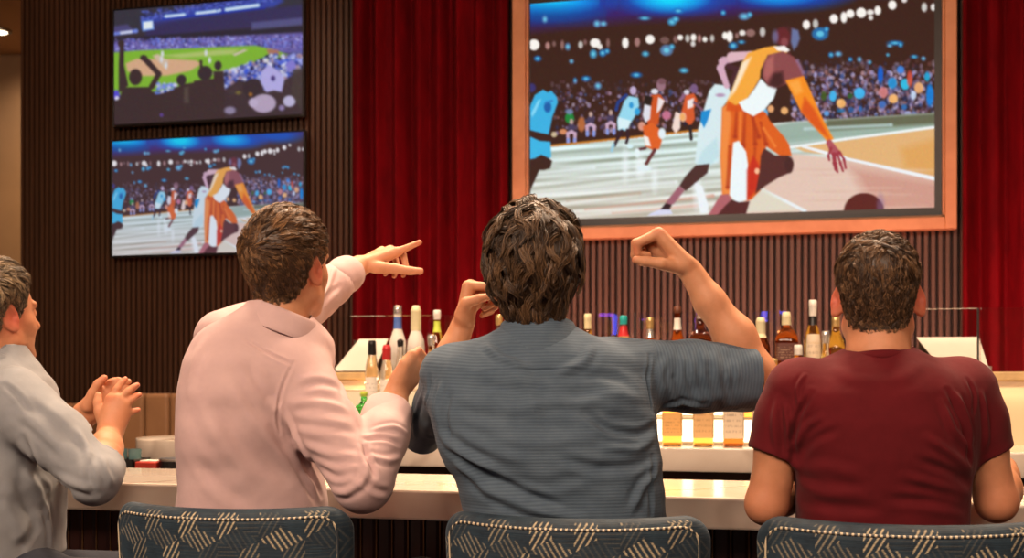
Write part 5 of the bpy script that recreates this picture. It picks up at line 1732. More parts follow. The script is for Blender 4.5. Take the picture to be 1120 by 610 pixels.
# ================================================================ man in the blue ribbed shirt, both fists raised
def man_blue():
    P = Person(617, 2.57, 'man in a blue-grey ribbed shirt with long brown hair raising both fists')
    hd = Head(cp(584, 296, 2.60), wide=.93, ear_out=2.6, yaw=2, pitch=6, roll=0, neck=cp(588, 374, 2.575), neck_r=(.060, .066))
    T = torso([(352, 552, 622, 2.585, .055), (362, 540, 638, 2.585, .070), (372, 514, 668, 2.585, .085), (384, 488, 696, 2.58, .105), (400, 472, 708, 2.58, .122),
               (440, 466, 716, 2.57, .138), (490, 480, 721, 2.555, .143), (525, 500, 724, 2.555, .135), (560, 508, 727, 2.555, .130), (600, 514, 727, 2.56, .122), (672, 532, 718, 2.575, .10)])
    # joints
    SR, ER, WR = cp(692, 404, 2.60), cp(826, 408, 2.66), cp(755, 296, 2.66)
    SL, EL, WL = cp(494, 411, 2.60), cp(467, 461, 2.91), cp(506, 355, 2.93)
    B = Field(); B.add(T(.030, .022), .02); hd.add_to(B)
    B.add(chain([SR, SR * .5 + ER * .5, ER], [.044, .048, .043], .02), .012)
    mid = ER * .66 + WR * .34 + np.array([.004, 0, .004])
    B.add(chain([ER, mid, ER * .3 + WR * .7, WR], [.0415, .0410, .031, .0255], .02), .015)
    B.add(chain([SL, SL * .5 + EL * .5, EL], [.042, .044, .040], .02), .012)
    B.add(chain([EL, EL * .66 + WL * .34, EL * .3 + WL * .7, WL], [.041, .041, .033, .0265], .02), .015)
    # right fist, thumb side to the viewer
    t = 2.645
    hand(B, cp(750, 291, 2.655), [cp(720.5, 255.5, t), cp(717, 257, t + .021), cp(716, 261, t + .041), cp(717, 266, t + .059)],
         [[cp(697, 266, t - .002), cp(697, 277, t + .004), cp(709, 279, t + .012)],
          [cp(695, 266, t + .021), cp(694, 279, t + .026), cp(708, 283, t + .030)],
          [cp(696, 270, t + .041), cp(697, 284, t + .044), cp(710, 286, t + .042)],
          [cp(700, 275, t + .058), cp(701, 287, t + .058), cp(711, 289, t + .052)]],
         [cp(741, 291, t), cp(723, 288, t - .018), cp(706, 285.5, t - .019), cp(695.5, 284, t - .012)], palm_r=.0150, rf=(.0108, .0098, .0086, .0074))
    B.add(cone(cp(737, 279, 2.675), cp(716, 271, 2.675), .022, .0165), .006)
    # left fist beside the hair
    t = 2.905
    hand(B, cp(508, 350, 2.915), [cp(512, 313, t), cp(514, 312, t + .022), cp(517, 314, t + .042), cp(519, 318, t + .060)],
         [[cp(534, 313, t - .006), cp(538, 324, t - .004), cp(525, 326, t + .004)],
          [cp(537, 314, t + .018), cp(542, 330, t + .020), cp(530, 337, t + .022)],
          [cp(538, 318, t + .040), cp(541, 336, t + .040), cp(529, 342, t + .036)],
          [cp(537, 324, t + .058), cp(538, 340, t + .056), cp(527, 345, t + .048)]],
         [cp(505, 344, t - .004), cp(510, 331, t - .022), cp(523, 327, t - .025), cp(535, 324, t - .018)], palm_r=.0150, rf=(.0108, .0098, .0086, .0074))
    B.add(cone(cp(511, 336, 2.93), cp(526, 324, 2.925), .022, .0165), .006)
    kn = [cp(720, 251, 2.64), cp(692, 272, 2.64), cp(691, 285, 2.64), cp(512, 309, 2.86), cp(536, 318, 2.86), cp(532, 330, 2.86), cp(838, 425, 2.66)]
    do_body(P, B, 'skin', hd, .003, flush=arm_flush(kn, .45, .014) + [(hd.w((.085, -.01, -.01)), .03, .7), (hd.w((-.085, -.01, -.01)), .03, .7)],
            stubble=lambda q, V: .75 * sstep(-.03, -.05, q[:, 2]) * sstep(.0, .03, q[:, 1]) * (q[:, 2] > -.13))
    # shirt
    S = Field(); S.add(T(0), .02)
    dR = norm(ER - SR); dL = norm(EL - SL)
    S.add(sleeve([SR + np.array([-.02, 0, -.008]), SR * .5 + ER * .5 + np.array([0, 0, -.014]), cp(822, 413, 2.655)], [.072, .072, .070]), .035)
    S.add(sleeve([SL, SL * .45 + EL * .55 + np.array([0, 0, -.004]), EL + np.array([-.012, .0, -.034])], [.060, .052, .048]), .035)
    hd.hole(S, cp(0, 379, 2.575)[2], cp(0, 330, 2.6)[2])
    folds = [([(490, 492), (525, 515), (570, 538), (610, 552)], .009, -.006), ([(500, 508), (530, 535), (580, 556), (640, 568)], .010, .006),
             ([(478, 470), (505, 496), (540, 512)], .010, .005), ([(495, 470), (530, 490), (580, 505)], .012, .0035),
             ([(722, 462), (700, 474), (668, 470), (640, 452)], .008, -.006), ([(722, 475), (698, 492), (660, 488)], .008, .0055), ([(723, 492), (700, 508), (655, 512), (610, 500)], .010, -.0045),
             ([(722, 515), (704, 530), (690, 560)], .009, .005), ([(716, 500), (712, 530), (712, 565)], .006, -.004),
             ([(700, 440), (670, 432), (630, 440)], .012, .004), ([(690, 420), (660, 410), (620, 412)], .010, -.0035),
             ([(530, 376), (545, 390), (575, 402)], .008, .004), ([(648, 378), (640, 396), (610, 408)], .009, .0035), ([(560, 400), (580, 430), (585, 470)], .016, .003),
             ([(520, 420), (560, 428), (610, 424)], .012, -.003), ([(640, 520), (600, 530), (560, 528)], .012, -.003),
             ([(474, 414), (530, 406), (585, 404), (640, 405), (704, 414)], .0028, -.0030), ([(715, 455), (670, 446), (610, 438), (560, 446)], .011, .004), ([(486, 440), (520, 452), (570, 462), (630, 466)], .013, -.003), ([(530, 480), (590, 486), (650, 478)], .012, .003),
             # sleeve on the right
             ([(712, 386), (708, 415), (714, 450)], .004, -.004), ([(742, 382), (738, 412), (748, 446)], .008, -.005), ([(757, 378), (756, 405), (768, 440)], .007, .0055),
             ([(775, 378), (776, 410), (786, 447)], .008, -.005), ([(792, 380), (796, 412), (800, 445)], .006, .0045), ([(726, 452), (745, 442), (775, 446)], .007, .004),
             ([(802, 377), (805, 412), (805, 448)], .0028, -.004), ([(730, 388), (722, 410), (728, 432)], .008, .004),
             # sleeve on the left
             ([(470, 412), (464, 440), (470, 478)], .006, -.005), ([(482, 420), (478, 446), (482, 480)], .006, .005), ([(458, 425), (452, 450), (452, 478)], .006, .0045), ([(492, 430), (488, 456), (490, 484)], .007, -.005)]
    def rib(V):
        # ribs lie across the back and run round the sleeves
        u = (V - SR) @ dR; z = V[:, 2] + .06 * (V[:, 0] - .10) * 0 + .10 * vnoise(V * 5, 3) * .05
        r = np.where(u > .03, u * .9 + .3, z)
        lf = (V - SL) @ dL
        return np.where((lf > .045) & (V[:, 0] < cp(497, 400, 2.6)[0]), lf + .1, r)
    sh = do_cloth(P, 'shirt', S, 'blue_shirt', .0032, [(a, b, c * 1.25) for a, b, c in folds], [(9, 9, 14, .0050, 1), (16, 16, 34, .0034, 2), (40, 40, 50, .0010, 3)], rib)
    Rc = rot_frame(0, -14, 0)
    nc, nr = hd.neck_at(cp(0, 374, 2.575)[2])
    collar(P, nc, Rc, nr + .0075, nr + .0085, .034, 'blue_shirt', sh, leaf=.088, gap=36, flare=.016)
    # long wavy hair down to the collar
    def flow(q, cr, rs):
        w_ = q - np.array([.012, -.045, .10]); w_ /= np.linalg.norm(w_, axis=1, keepdims=True)
        d = w_ + np.array([0, -.25, -.75]) * sstep(.10, .0, q[:, 2])[:, None]
        d[:, 0] += .60 * np.sin(cr * 6.28 + q[:, 2] * 34)
        return d
    hl = np.array([.070, .066, .05, .02, -.035, .018, .006, -.050, -.098, -.108, -.110])
    do_hair(P, 'hair', 'hair_brown', dict(hd=hd, thick_top=.028, thick_side=.017, hl=hl, fade=.022, strands=13000, length=lambda q: .056 + .036 * sstep(-.02, .08, q[:, 2]), seed=4, flow=flow,
                                          wave=.80, wid=.0008, lift=.60, keep=.85, clump=.72, spiky=.17, zlo=-.12, zhi=-.02, guides=400, frizz=.0016))
    h_ = c2w(cp(617, 600, 2.56)); fc = np.array([.10, .995]); fc /= np.linalg.norm(fc)
    legs(P, (h_[0], h_[1], .865), [(h_[0] - .13, 2.93, .815), (h_[0] + .17, 2.93, .815)], [(h_[0] - .04, 2.82, .362), (h_[0] + .15, 2.82, .362)], 'navy', fc)
man_blue()
# ================================================================ man in the maroon T-shirt, elbows out
def man_maroon():
    P = Person(963, 2.45, 'man in a maroon T-shirt with short brown hair leaning on the counter')
    D = .02
    hd = Head(cp(960, 325, 2.47 + D), yaw=15, pitch=-4, wide=.95, sc=.955, neck=cp(961, 388, 2.43 + D), neck_r=(.056, .062), ear_out=2.1)
    t = 2.43 + D
    T = torso([(374, 934, 990, t + .01, .05), (381, 928, 997, t + .01, .058), (390, 908, 1016, t + .01, .075), (400, 885, 1042, t + .005, .095), (412, 868, 1060, t, .112), (430, 860, 1069, t - .005, .125), (460, 862, 1068, t - .01, .130),
               (500, 867, 1063, t - .01, .128), (530, 870, 1058, t - .005, .125), (560, 872, 1055, t, .122), (600, 872, 1056, t + .005, .122), (690, 868, 1060, t + .01, .12)])
    SL, EL, WL = cp(866, 432, t), cp(838, 551, t + .01), cp(886, 520, t + .30)
    SR, ER, WR = cp(1060, 430, t), cp(1090, 548, t), cp(1098, 512, t + .26)
    B = Field(); B.add(T(.026, .022), .02); hd.add_to(B)
    for S_, E_, W_, sx in ((SL, EL, WL, -1), (SR, ER, WR, 1)):
        B.add(chain([S_, S_ * .5 + E_ * .5, E_], [.040, .043, .0385], .02), .012)
        B.add(chain([E_, E_ * .68 + W_ * .32, E_ * .3 + W_ * .7, W_], [.0385, .041, .032, .026], .02), .015)
        # forearm runs on to a loosely closed hand on the counter
        d = norm(W_ - E_); hx = np.array([-sx * 1.0, 0, 0]); up = np.array([0, 0, 1.0])
        f_ = norm(np.array([-sx * .35, .9, -.05]))
        mc = [W_ + f_ * .085 + hx * .030 + up * .004, W_ + f_ * .088 + hx * .010 + up * .008, W_ + f_ * .082 - hx * .010 + up * .006, W_ + f_ * .074 - hx * .028 + up * .0]
        fg = [[m + f_ * .034 - up * .006, m + f_ * .050 - up * .020, m + f_ * .040 - up * .030] for m in mc]
        hand(B, W_, mc, fg, [W_ + f_ * .02 + hx * .026 - up * .006, W_ + f_ * .055 + hx * .050 - up * .014, W_ + f_ * .088 + hx * .048 - up * .022, W_ + f_ * .112 + hx * .040 - up * .026])
    fl = [(hd.w((sx * .088, -.012, -.008)), .034, .9) for sx in (-1, 1)] + [(EL, .05, .25), (ER, .05, .25)]
    do_body(P, B, 'skin2', hd, .003, flush=fl)
    S = Field(); S.add(T(0), .02)
    S.add(sleeve([SL + np.array([.016, 0, .0]), SL * .74 + EL * .26 + np.array([.006, 0, 0]), cp(847, 500, t + .003)], [.070, .064, .0545]), .03)
    S.add(sleeve([SR + np.array([-.016, 0, .0]), SR * .74 + ER * .26 + np.array([-.006, 0, 0]), cp(1079, 497, t + .003)], [.070, .062, .0525]), .03)
    hd.hole(S, cp(0, 384, t)[2], cp(0, 345, t)[2], .001)
    folds = [([(868, 506), (866, 480), (874, 452), (888, 430)], .006, -.007), ([(868, 490), (880, 468), (898, 455)], .007, .006), ([(858, 440), (862, 468), (864, 500)], .006, .006), ([(872, 500), (890, 480), (915, 470)], .008, -.004),
             ([(850, 436), (846, 466), (850, 496)], .007, .005), ([(880, 408), (872, 424), (874, 446)], .004, .004),
             ([(1062, 505), (1058, 476), (1046, 446), (1036, 426)], .006, -.007), ([(1060, 492), (1042, 470), (1030, 440)], .007, .007), ([(1064, 480), (1056, 452), (1048, 432)], .006, .006), ([(1062, 514), (1040, 496), (1014, 478)], .008, .006),
             ([(1060, 528), (1036, 514), (1004, 502)], .008, -.005), ([(1060, 540), (1030, 532), (990, 520)], .009, .005), ([(1075, 430), (1080, 460), (1078, 492)], .006, .005), ([(1058, 414), (1066, 432), (1066, 452)], .005, -.004),
             ([(1056, 556), (1020, 548), (970, 545)], .009, -.004), ([(870, 528), (900, 538), (950, 540)], .010, .004), ([(872, 548), (910, 555), (960, 556)], .010, -.004), ([(870, 512), (905, 512), (940, 520)], .012, .003),
             ([(908, 400), (930, 414), (965, 420)], .012, .002), ([(1012, 398), (990, 412), (965, 418)], .012, .002)]
    sh = do_cloth(P, 't_shirt', S, 'maroon_jersey', .0032, folds, [(8, 8, 11, .0036, 7), (18, 18, 26, .0020, 8)])
    # ribbed neckband
    A = np.linspace(0, 2 * math.pi, 61)[:-1]; V = []; Fc = []
    Rc = rot_frame(0, -10); c0, nr = hd.neck_at(cp(0, 383, t)[2]); c0 = c0 - np.array([0, 0, .009])
    for a in A:
        for (r, z) in ((nr + .012, -.022), (nr + .0068, -.008), (nr + .0045, -.002), (nr + .002, -.002), (nr + .004, -.018)):
            V.append(c0 + Rc @ np.array([r * math.sin(a) * 1.0, -r * math.cos(a) * 1.02, z]))
    for i in range(60):
        for j in range(5):
            b, b2 = i * 5, ((i + 1) % 60) * 5; k = (j + 1) % 5
            Fc.append((b + j, b2 + j, b2 + k, b + k))
    P.part('neckband', np.array(V), np.array(Fc), M['maroon_jersey'], None, sh)
    def flow(q, cr, rs):
        w_ = q - np.array([.0, -.075, .085]); w_ /= np.linalg.norm(w_, axis=1, keepdims=True)
        top = sstep(.03, .09, q[:, 2])[:, None]
        d = w_ * 1.0 + np.array([0, 0, -.55]) * (1 - top)
        d[:, 0] += 1.1 * top[:, 0] * np.sin(cr * 6.28); d[:, 1] += .5 * top[:, 0] * np.cos(cr * 9)
        return d
    do_hair(P, 'hair', 'hair_mid', dict(hd=hd, thick_top=.014, thick_side=.0012, hl=HL_SHORT, fade=.045, strands=12000, length=lambda q: .011 + .022 * sstep(.0, .08, q[:, 2]), seed=14, flow=flow,
                                        wave=.35, wid=.0006, lift=.75, keep=.8, clump=.6, spiky=.35, zlo=-.02, zhi=.07, guides=900))
    h_ = c2w(cp(963, 600, t)); fc = np.array([0.0, 1.0])
    legs(P, (h_[0], h_[1], .865), [(h_[0] - .15, 2.93, .815), (h_[0] + .15, 2.93, .815)], [(h_[0] - .10, 2.79, .362), (h_[0] + .10, 2.79, .362)], 'denim', fc)
man_maroon()

# ================================================================ man in the pink shirt, pointing
def man_pink():
    P = Person(276, 2.74, 'man in a pale pink shirt pointing at the screens over the bar')
    hd = Head(cp(316, 290, 2.76), yaw=23, pitch=6, roll=4, neck=cp(304, 372, 2.73), neck_r=(.056, .062), ear_out=.7)
    t = 2.74
    T = torso([(330, 275, 332, t, .052), (340, 262, 336, t, .062), (348, 246, 342, t, .078), (358, 230, 352, t, .095), (372, 217, 362, t, .112), (395, 208, 362, t - .01, .128), (430, 202, 352, t - .02, .140), (470, 200, 344, t - .02, .142),
               (510, 200, 346, t - .015, .138), (550, 200, 353, t - .01, .135), (600, 200, 354, t - .01, .132), (680, 200, 354, t, .125)], tw=-.25)
    SR, ER, WR = cp(343, 412, 2.69), cp(397, 527, 2.60), cp(431, 438, 2.745)
    SL, EL, WL = cp(246, 372, 2.86), cp(320, 345, 3.02), cp(393, 291, 3.22)
    B = Field(); B.add(T(.030, .022), .02); hd.add_to(B)
    B.add(chain([SR, SR * .5 + ER * .5, ER], [.040, .044, .040], .02), .012)
    B.add(chain([ER, ER * .66 + WR * .34, ER * .3 + WR * .7, WR], [.040, .042, .036, .031], .02), .015)
    B.add(chain([SL, SL * .5 + EL * .5, EL], [.040, .044, .040], .02), .012)
    B.add(chain([EL, EL * .66 + WL * .34, EL * .3 + WL * .7, WL], [.040, .040, .033, .0275], .02), .015)
    # right hand closed near the shoulder of his neighbour
    hand(B, cp(434, 427, 2.753), [cp(449, 394, 2.748), cp(453, 397, 2.766), cp(456, 403, 2.782), cp(457, 410, 2.796)],
         [[cp(460, 386, 2.770), cp(466, 392, 2.788), cp(461, 399, 2.796)], [cp(464, 392, 2.786), cp(468, 400, 2.800), cp(462, 406, 2.806)],
          [cp(465, 401, 2.798), cp(468, 409, 2.810), cp(462, 413, 2.814)], [cp(463, 411, 2.808), cp(465, 418, 2.818), cp(460, 421, 2.820)]],
         [cp(435, 414, 2.740), cp(443, 398, 2.734), cp(451, 388, 2.740), cp(458, 382.5, 2.754)], palm_r=.0165)
    # left hand: forefinger and thumb out, the rest curled under
    t3 = 3.24
    hand(B, cp(394, 291, 3.225), [cp(434, 275.5, t3 - .015), cp(427, 273.5, t3 + .006), cp(418, 274.5, t3 + .026), cp(409, 278.5, t3 + .044)],
         [[cp(445, 271, t3 - .015), cp(453, 267.5, t3 - .012), cp(459, 265, t3 - .010)],
          [cp(441, 278, t3 + .004), cp(444, 291, t3), cp(441, 301, t3 - .004)], [cp(432, 281, t3 + .026), cp(435, 293, t3 + .018), cp(431, 302, t3 + .010)], [cp(421, 285, t3 + .044), cp(426, 295, t3 + .036), cp(421, 300, t3 + .026)]],
         [cp(410, 292, t3 - .028), cp(432, 293.5, t3 - .046), cp(448, 296, t3 - .050), cp(460, 296.5, t3 - .048)], palm_r=.0140)
    do_body(P, B, 'skin', hd, .003, flush=arm_flush([cp(458, 384, 2.75), cp(430, 271, 3.24), cp(458, 267, 3.23), cp(460, 297, 3.2), cp(398, 560, 2.6)], .45, .015) + [(hd.w((.088, -.012, -.008)), .034, .85), (hd.w((-.088, -.012, -.008)), .034, .8)],
            stubble=lambda q, V: .18 * sstep(-.04, -.07, q[:, 2]) * sstep(.02, .05, q[:, 1]) * (q[:, 2] > -.12))
    S = Field(); S.add(T(0), .02)
    S.add(sleeve([SR + np.array([-.030, 0, .0]), SR * .5 + ER * .5 + np.array([-.018, 0, -.004]), ER + np.array([-.004, 0, .0]), ER * .5 + WR * .5 + np.array([.006, 0, .006]), cp(427, 447, 2.735)], [.070, .067, .060, .052, .046]), .03)
    S.add(sleeve([SL, EL, EL * .4 + WL * .6, cp(382, 297.5, 3.19)], [.070, .062, .050, .040]), .04)
    hd.hole(S, cp(0, 372, t)[2], cp(0, 318, t)[2])
    folds = [([(322, 396), (308, 424), (303, 450), (307, 474)], .0035, -.0035), ([(306, 452), (318, 480), (336, 508), (352, 540)], .008, -.008), ([(300, 440), (316, 470), (332, 500), (344, 530)], .009, .006), ([(296, 470), (316, 496), (334, 524), (345, 550)], .010, -.005),
             ([(268, 372), (292, 386), (318, 398)], .0035, -.0035), ([(222, 372), (212, 400), (208, 430)], .010, .003), ([(250, 420), (268, 450), (300, 485), (330, 520)], .014, .005), ([(240, 450), (270, 490), (310, 525)], .016, -.0045),
             ([(220, 440), (245, 490), (280, 540)], .016, .004), ([(214, 500), (240, 530), (270, 550)], .014, -.004), ([(270, 400), (285, 425), (298, 440)], .010, -.003),
             ([(326, 425), (350, 418), (372, 424)], .009, -.0045), ([(318, 440), (350, 440), (380, 448)], .009, .005), ([(322, 462), (352, 466), (386, 472)], .009, -.005), ([(330, 486), (360, 496), (392, 500)], .009, .0045), ([(345, 512), (368, 522), (395, 516)], .008, -.005),
             ([(358, 538), (378, 540), (398, 526), (402, 500)], .008, .0055), ([(398, 484), (402, 500), (410, 520)], .006, -.008), ([(396, 480), (414, 478), (436, 486)], .006, -.006), ([(402, 500), (424, 505), (440, 500)], .007, .0055), ([(392, 520), (410, 535), (424, 538)], .007, -.005),
             ([(408, 470), (430, 466), (448, 474)], .005, .005), ([(374, 400), (380, 430), (392, 462)], .008, .0035),
             ([(345, 340), (360, 322), (372, 312)], .007, -.004), ([(352, 330), (362, 306), (366, 290)], .006, .004), ([(376, 284), (384, 296), (388, 308)], .003, -.003)]
    sh = do_cloth(P, 'shirt', S, 'pink', .0032, folds, [(8, 8, 10, .0044, 21), (17, 17, 24, .0026, 22)])
    # turned cuff on the near sleeve
    e1, e0 = cp(426.5, 445, 2.735), cp(417.5, 473, 2.692)
    C_ = Field(); C_.add(sleeve([e0, e0 * .5 + e1 * .5, e1 + norm(e1 - e0) * .004], [.0530, .0505, .0480], lip=.005), .01)
    do_cloth(P, 'cuff', C_, 'pink', .003, (), [(18, 18, 18, .0016, 3)], None, sh)
    e1, e0 = cp(383, 297, 3.195), cp(371, 305, 3.15)
    C_ = Field(); C_.add(sleeve([e0, e0 * .5 + e1 * .5, e1 + norm(e1 - e0) * .004], [.0445, .0435, .0420], lip=.005), .01)
    do_cloth(P, 'cuff', C_, 'pink', .003, (), [(18, 18, 18, .0014, 4)], None, sh)
    Rc = rot_frame(28, -14, 16)
    nc, nr = hd.neck_at(cp(0, 362, t)[2])
    collar(P, nc, Rc, nr + .0075, nr + .0085, .042, 'pink', sh, leaf=.050, gap=34, flare=.017)
    def flow(q, cr, rs):
        W0 = np.array([-.020, -.098, .040])
        w_ = q - W0; r_ = np.linalg.norm(w_, axis=1, keepdims=True); w_ = w_ / (r_ + 1e-9)
        nrm = q / (np.linalg.norm(q, axis=1, keepdims=True) + 1e-9)
        sw = np.cross(nrm, w_)
        d = w_ + sw * .8 * np.exp(-(r_ / .06) ** 2) + np.array([0, 0, -.5]) * (1 - sstep(-.01, .05, q[:, 2]))[:, None]
        d[:, 0] += .35 * np.sin(cr * 6.28) * sstep(.0, .06, q[:, 2])
        return d
    do_hair(P, 'hair', 'hair_chestnut', dict(hd=hd, thick_top=.015, thick_side=.0025, hl=HL_SHORT, fade=.05, strands=12500, length=lambda q: .010 + .030 * sstep(-.01, .07, q[:, 2]), seed=9, flow=flow,
                                             wave=.25, wid=.0006, lift=.45, keep=.75, clump=.6, spiky=.15, zlo=-.03, zhi=.06, guides=900))
    h_ = c2w(cp(276, 600, t)); fc = np.array([.24, .97]); fc /= np.linalg.norm(fc)
    legs(P, (h_[0], h_[1], .865), [(h_[0] - .05, 2.92, .815), (h_[0] + .24, 2.92, .815)], [(h_[0] - .04, 2.82, .362), (h_[0] + .17, 2.82, .362)], 'denim', fc)
man_pink()

# ================================================================ man in the grey shirt, clapping
def man_grey():
    P = Person(4, 2.86, 'man in a grey shirt with greying hair clapping at the left edge')
    hd = Head(cp(-6, 344, 2.88), yaw=30, pitch=4, sc=.975, roll=0, neck=cp(-12, 425, 2.86), neck_r=(.060, .068), ear_out=.7)
    t = 2.86
    T = torso([(376, -48, 22, t, .056), (388, -58, 30, t, .068), (398, -70, 40, t, .09), (412, -78, 50, t, .115), (430, -84, 56, t, .140), (465, -84, 60, t, .165), (510, -80, 62, t, .172), (560, -76, 62, t, .172), (606, -74, 62, t, .17)], tw=-.12)
    SR, ER, WR = cp(24, 440, 2.76), cp(106, 520, 2.68), cp(119, 478, 2.90)
    SL, EL, WL = cp(20, 432, 3.02), cp(60, 500, 3.10), cp(90, 456, 2.99)
    B = Field(); B.add(T(.030, .022), .02); hd.add_to(B)
    B.add(chain([SR, SR * .5 + ER * .5, ER], [.040, .044, .042], .02), .012)
    B.add(chain([ER, ER * .66 + WR * .34, ER * .3 + WR * .7, WR], [.041, .043, .035, .028], .02), .015)
    B.add(chain([SL, SL * .5 + EL * .5, EL], [.040, .044, .042], .02), .012)
    B.add(chain([EL, EL * .66 + WL * .34, EL * .3 + WL * .7, WL], [.041, .043, .035, .028], .02), .015)
    # near hand, back to the viewer
    t4 = 2.93
    hand(B, cp(119, 474, 2.905), [cp(122, 437, t4 - .004), cp(130, 437, t4 - .008), cp(136, 443, t4 - .008), cp(138, 452, t4 - .004)],
         [[cp(128, 425, t4 + .002), cp(133, 418.5, t4 + .010), cp(137, 414.5, t4 + .016)], [cp(140, 428, t4 - .002), cp(146, 423.5, t4 + .006), cp(150, 421, t4 + .012)],
          [cp(144, 437, t4 - .002), cp(149, 433, t4 + .006), cp(152.5, 431.5, t4 + .012)], [cp(144, 450.5, t4 + .002), cp(148.5, 449, t4 + .008), cp(151.5, 448, t4 + .014)]],
         [cp(114, 462, t4 - .004), cp(109, 450, t4 - .004), cp(107, 440, t4 + .002), cp(107.5, 432, t4 + .008)], palm_r=.0160)
    # far hand meeting it
    t5 = 2.985
    hand(B, cp(92, 454, 2.992), [cp(108, 428, t5 - .004), cp(116, 428, t5 - .002), cp(121, 434, t5), cp(123, 442, t5 + .002)],
         [[cp(116, 420, t5), cp(124, 416.5, t5), cp(130, 415, t5)], [cp(126, 421, t5), cp(134, 418, t5), cp(141, 417, t5)], [cp(131, 428, t5), cp(139, 425, t5), cp(146, 424, t5)], [cp(132, 438, t5), cp(138, 437, t5), cp(143, 436, t5)]],
         [cp(96, 444, t5 - .016), cp(102, 430, t5 - .024), cp(107, 420, t5 - .026), cp(114, 413.5, t5 - .026)], palm_r=.0150)
    do_body(P, B, 'skin2', hd, .003, flush=arm_flush([cp(115, 414, 2.96), cp(150, 421, 2.94), cp(152, 431, 2.94), cp(151, 448, 2.94), cp(122, 437, 2.92), cp(137, 415, 2.95)], .5, .013) + [(hd.w((.088, -.012, -.008)), .034, .9)],
            stubble=lambda q, V: .22 * sstep(-.03, -.06, q[:, 2]) * sstep(.0, .04, q[:, 1]) * (q[:, 2] > -.12))
    S = Field(); S.add(T(0), .02)
    eR = ER * .80 + WR * .20
    S.add(sleeve([SR + np.array([-.02, 0, .004]), SR * .5 + ER * .5, ER + np.array([-.004, 0, -.002]), cp(115, 506, 2.735)], [.074, .066, .054, .047]), .035)
    S.add(sleeve([SL, SL * .5 + EL * .5, EL, EL * .6 + WL * .4], [.072, .066, .058, .050]), .035)
    hd.hole(S, cp(0, 420, t)[2], cp(0, 370, t)[2])
    folds = [([(24, 480), (38, 510), (56, 536), (74, 540)], .009, -.010), ([(20, 492), (34, 526), (52, 560)], .010, .006), ([(14, 520), (30, 550), (44, 585)], .012, -.006), ([(0, 545), (18, 570), (30, 596)], .014, .005), ([(40, 575), (30, 590), (20, 600)], .012, -.004),
             ([(20, 450), (44, 470), (74, 500)], .010, .004), ([(34, 440), (60, 462), (90, 490)], .011, -.004), ([(60, 520), (84, 530), (104, 535)], .009, .005), ([(100, 500), (96, 520), (104, 540)], .008, -.005), ([(112, 498), (116, 515), (122, 530)], .007, .0045),
             ([(86, 470), (96, 490), (98, 510)], .008, .004), ([(50, 545), (56, 575), (58, 600)], .008, .004), ([(4, 420), (20, 432), (34, 452)], .006, -.003)]
    sh = do_cloth(P, 'shirt', S, 'grey_cotton', .0034, folds, [(8, 8, 10, .0060, 31), (17, 17, 24, .0036, 32), (34, 34, 40, .0012, 33)])
    nc, nr = hd.neck_at(cp(0, 405, t)[2])
    collar(P, nc, rot_frame(45, -14, 6), nr + .0075, nr + .0085, .040, 'grey_cotton', sh, leaf=.050, gap=34, flare=.017)
    def flow(q, cr, rs):
        w_ = q - np.array([.0, -.085, .075]); w_ /= np.linalg.norm(w_, axis=1, keepdims=True)
        top = sstep(.03, .08, q[:, 2])[:, None]
        d = w_ + np.array([0, -.3, -.6]) * (1 - top) + np.array([0, .6, .35]) * top * sstep(.0, .06, q[:, 1])[:, None]
        d[:, 0] += .6 * np.sin(cr * 6.28) * top[:, 0]
        return d
    do_hair(P, 'hair', 'hair_grey', dict(hd=hd, thick_top=.020, thick_side=.004, hl=HL_SHORT, fade=.04, strands=10000, length=lambda q: .012 + .030 * sstep(.0, .08, q[:, 2]), seed=19, flow=flow,
                                         wave=.35, wid=.0007, lift=.6, keep=.8, clump=.6, spiky=.25, zlo=-.02, zhi=.07, guides=700))
    h_ = c2w(cp(4, 600, t)); fc = np.array([math.sin(math.radians(35)), math.cos(math.radians(35))])
    sd = np.array([fc[1], -fc[0]])
    hp = np.array([h_[0], h_[1]])
    kl = hp + fc * .40 - sd * .14; kr = hp + fc * .40 + sd * .09
    al = hp + fc * .38 - sd * .10; ar = hp + fc * .38 + sd * .09
    legs(P, (hp[0], hp[1], .865), [(*kl, .815), (*kr, .815)], [(*al, .362), (*ar, .362)], 'navy', fc)
    s = copy_tree(proto); tag(s, 'blue velvet bar stool turned sideways under the clapping man in grey', 'bar stool', 'blue velvet bar stools at the counter')
    q = hp - fc * .235
    s.location = (q[0], q[1], 0); s.rotation_euler = (0, 0, -math.radians(35))
man_grey()
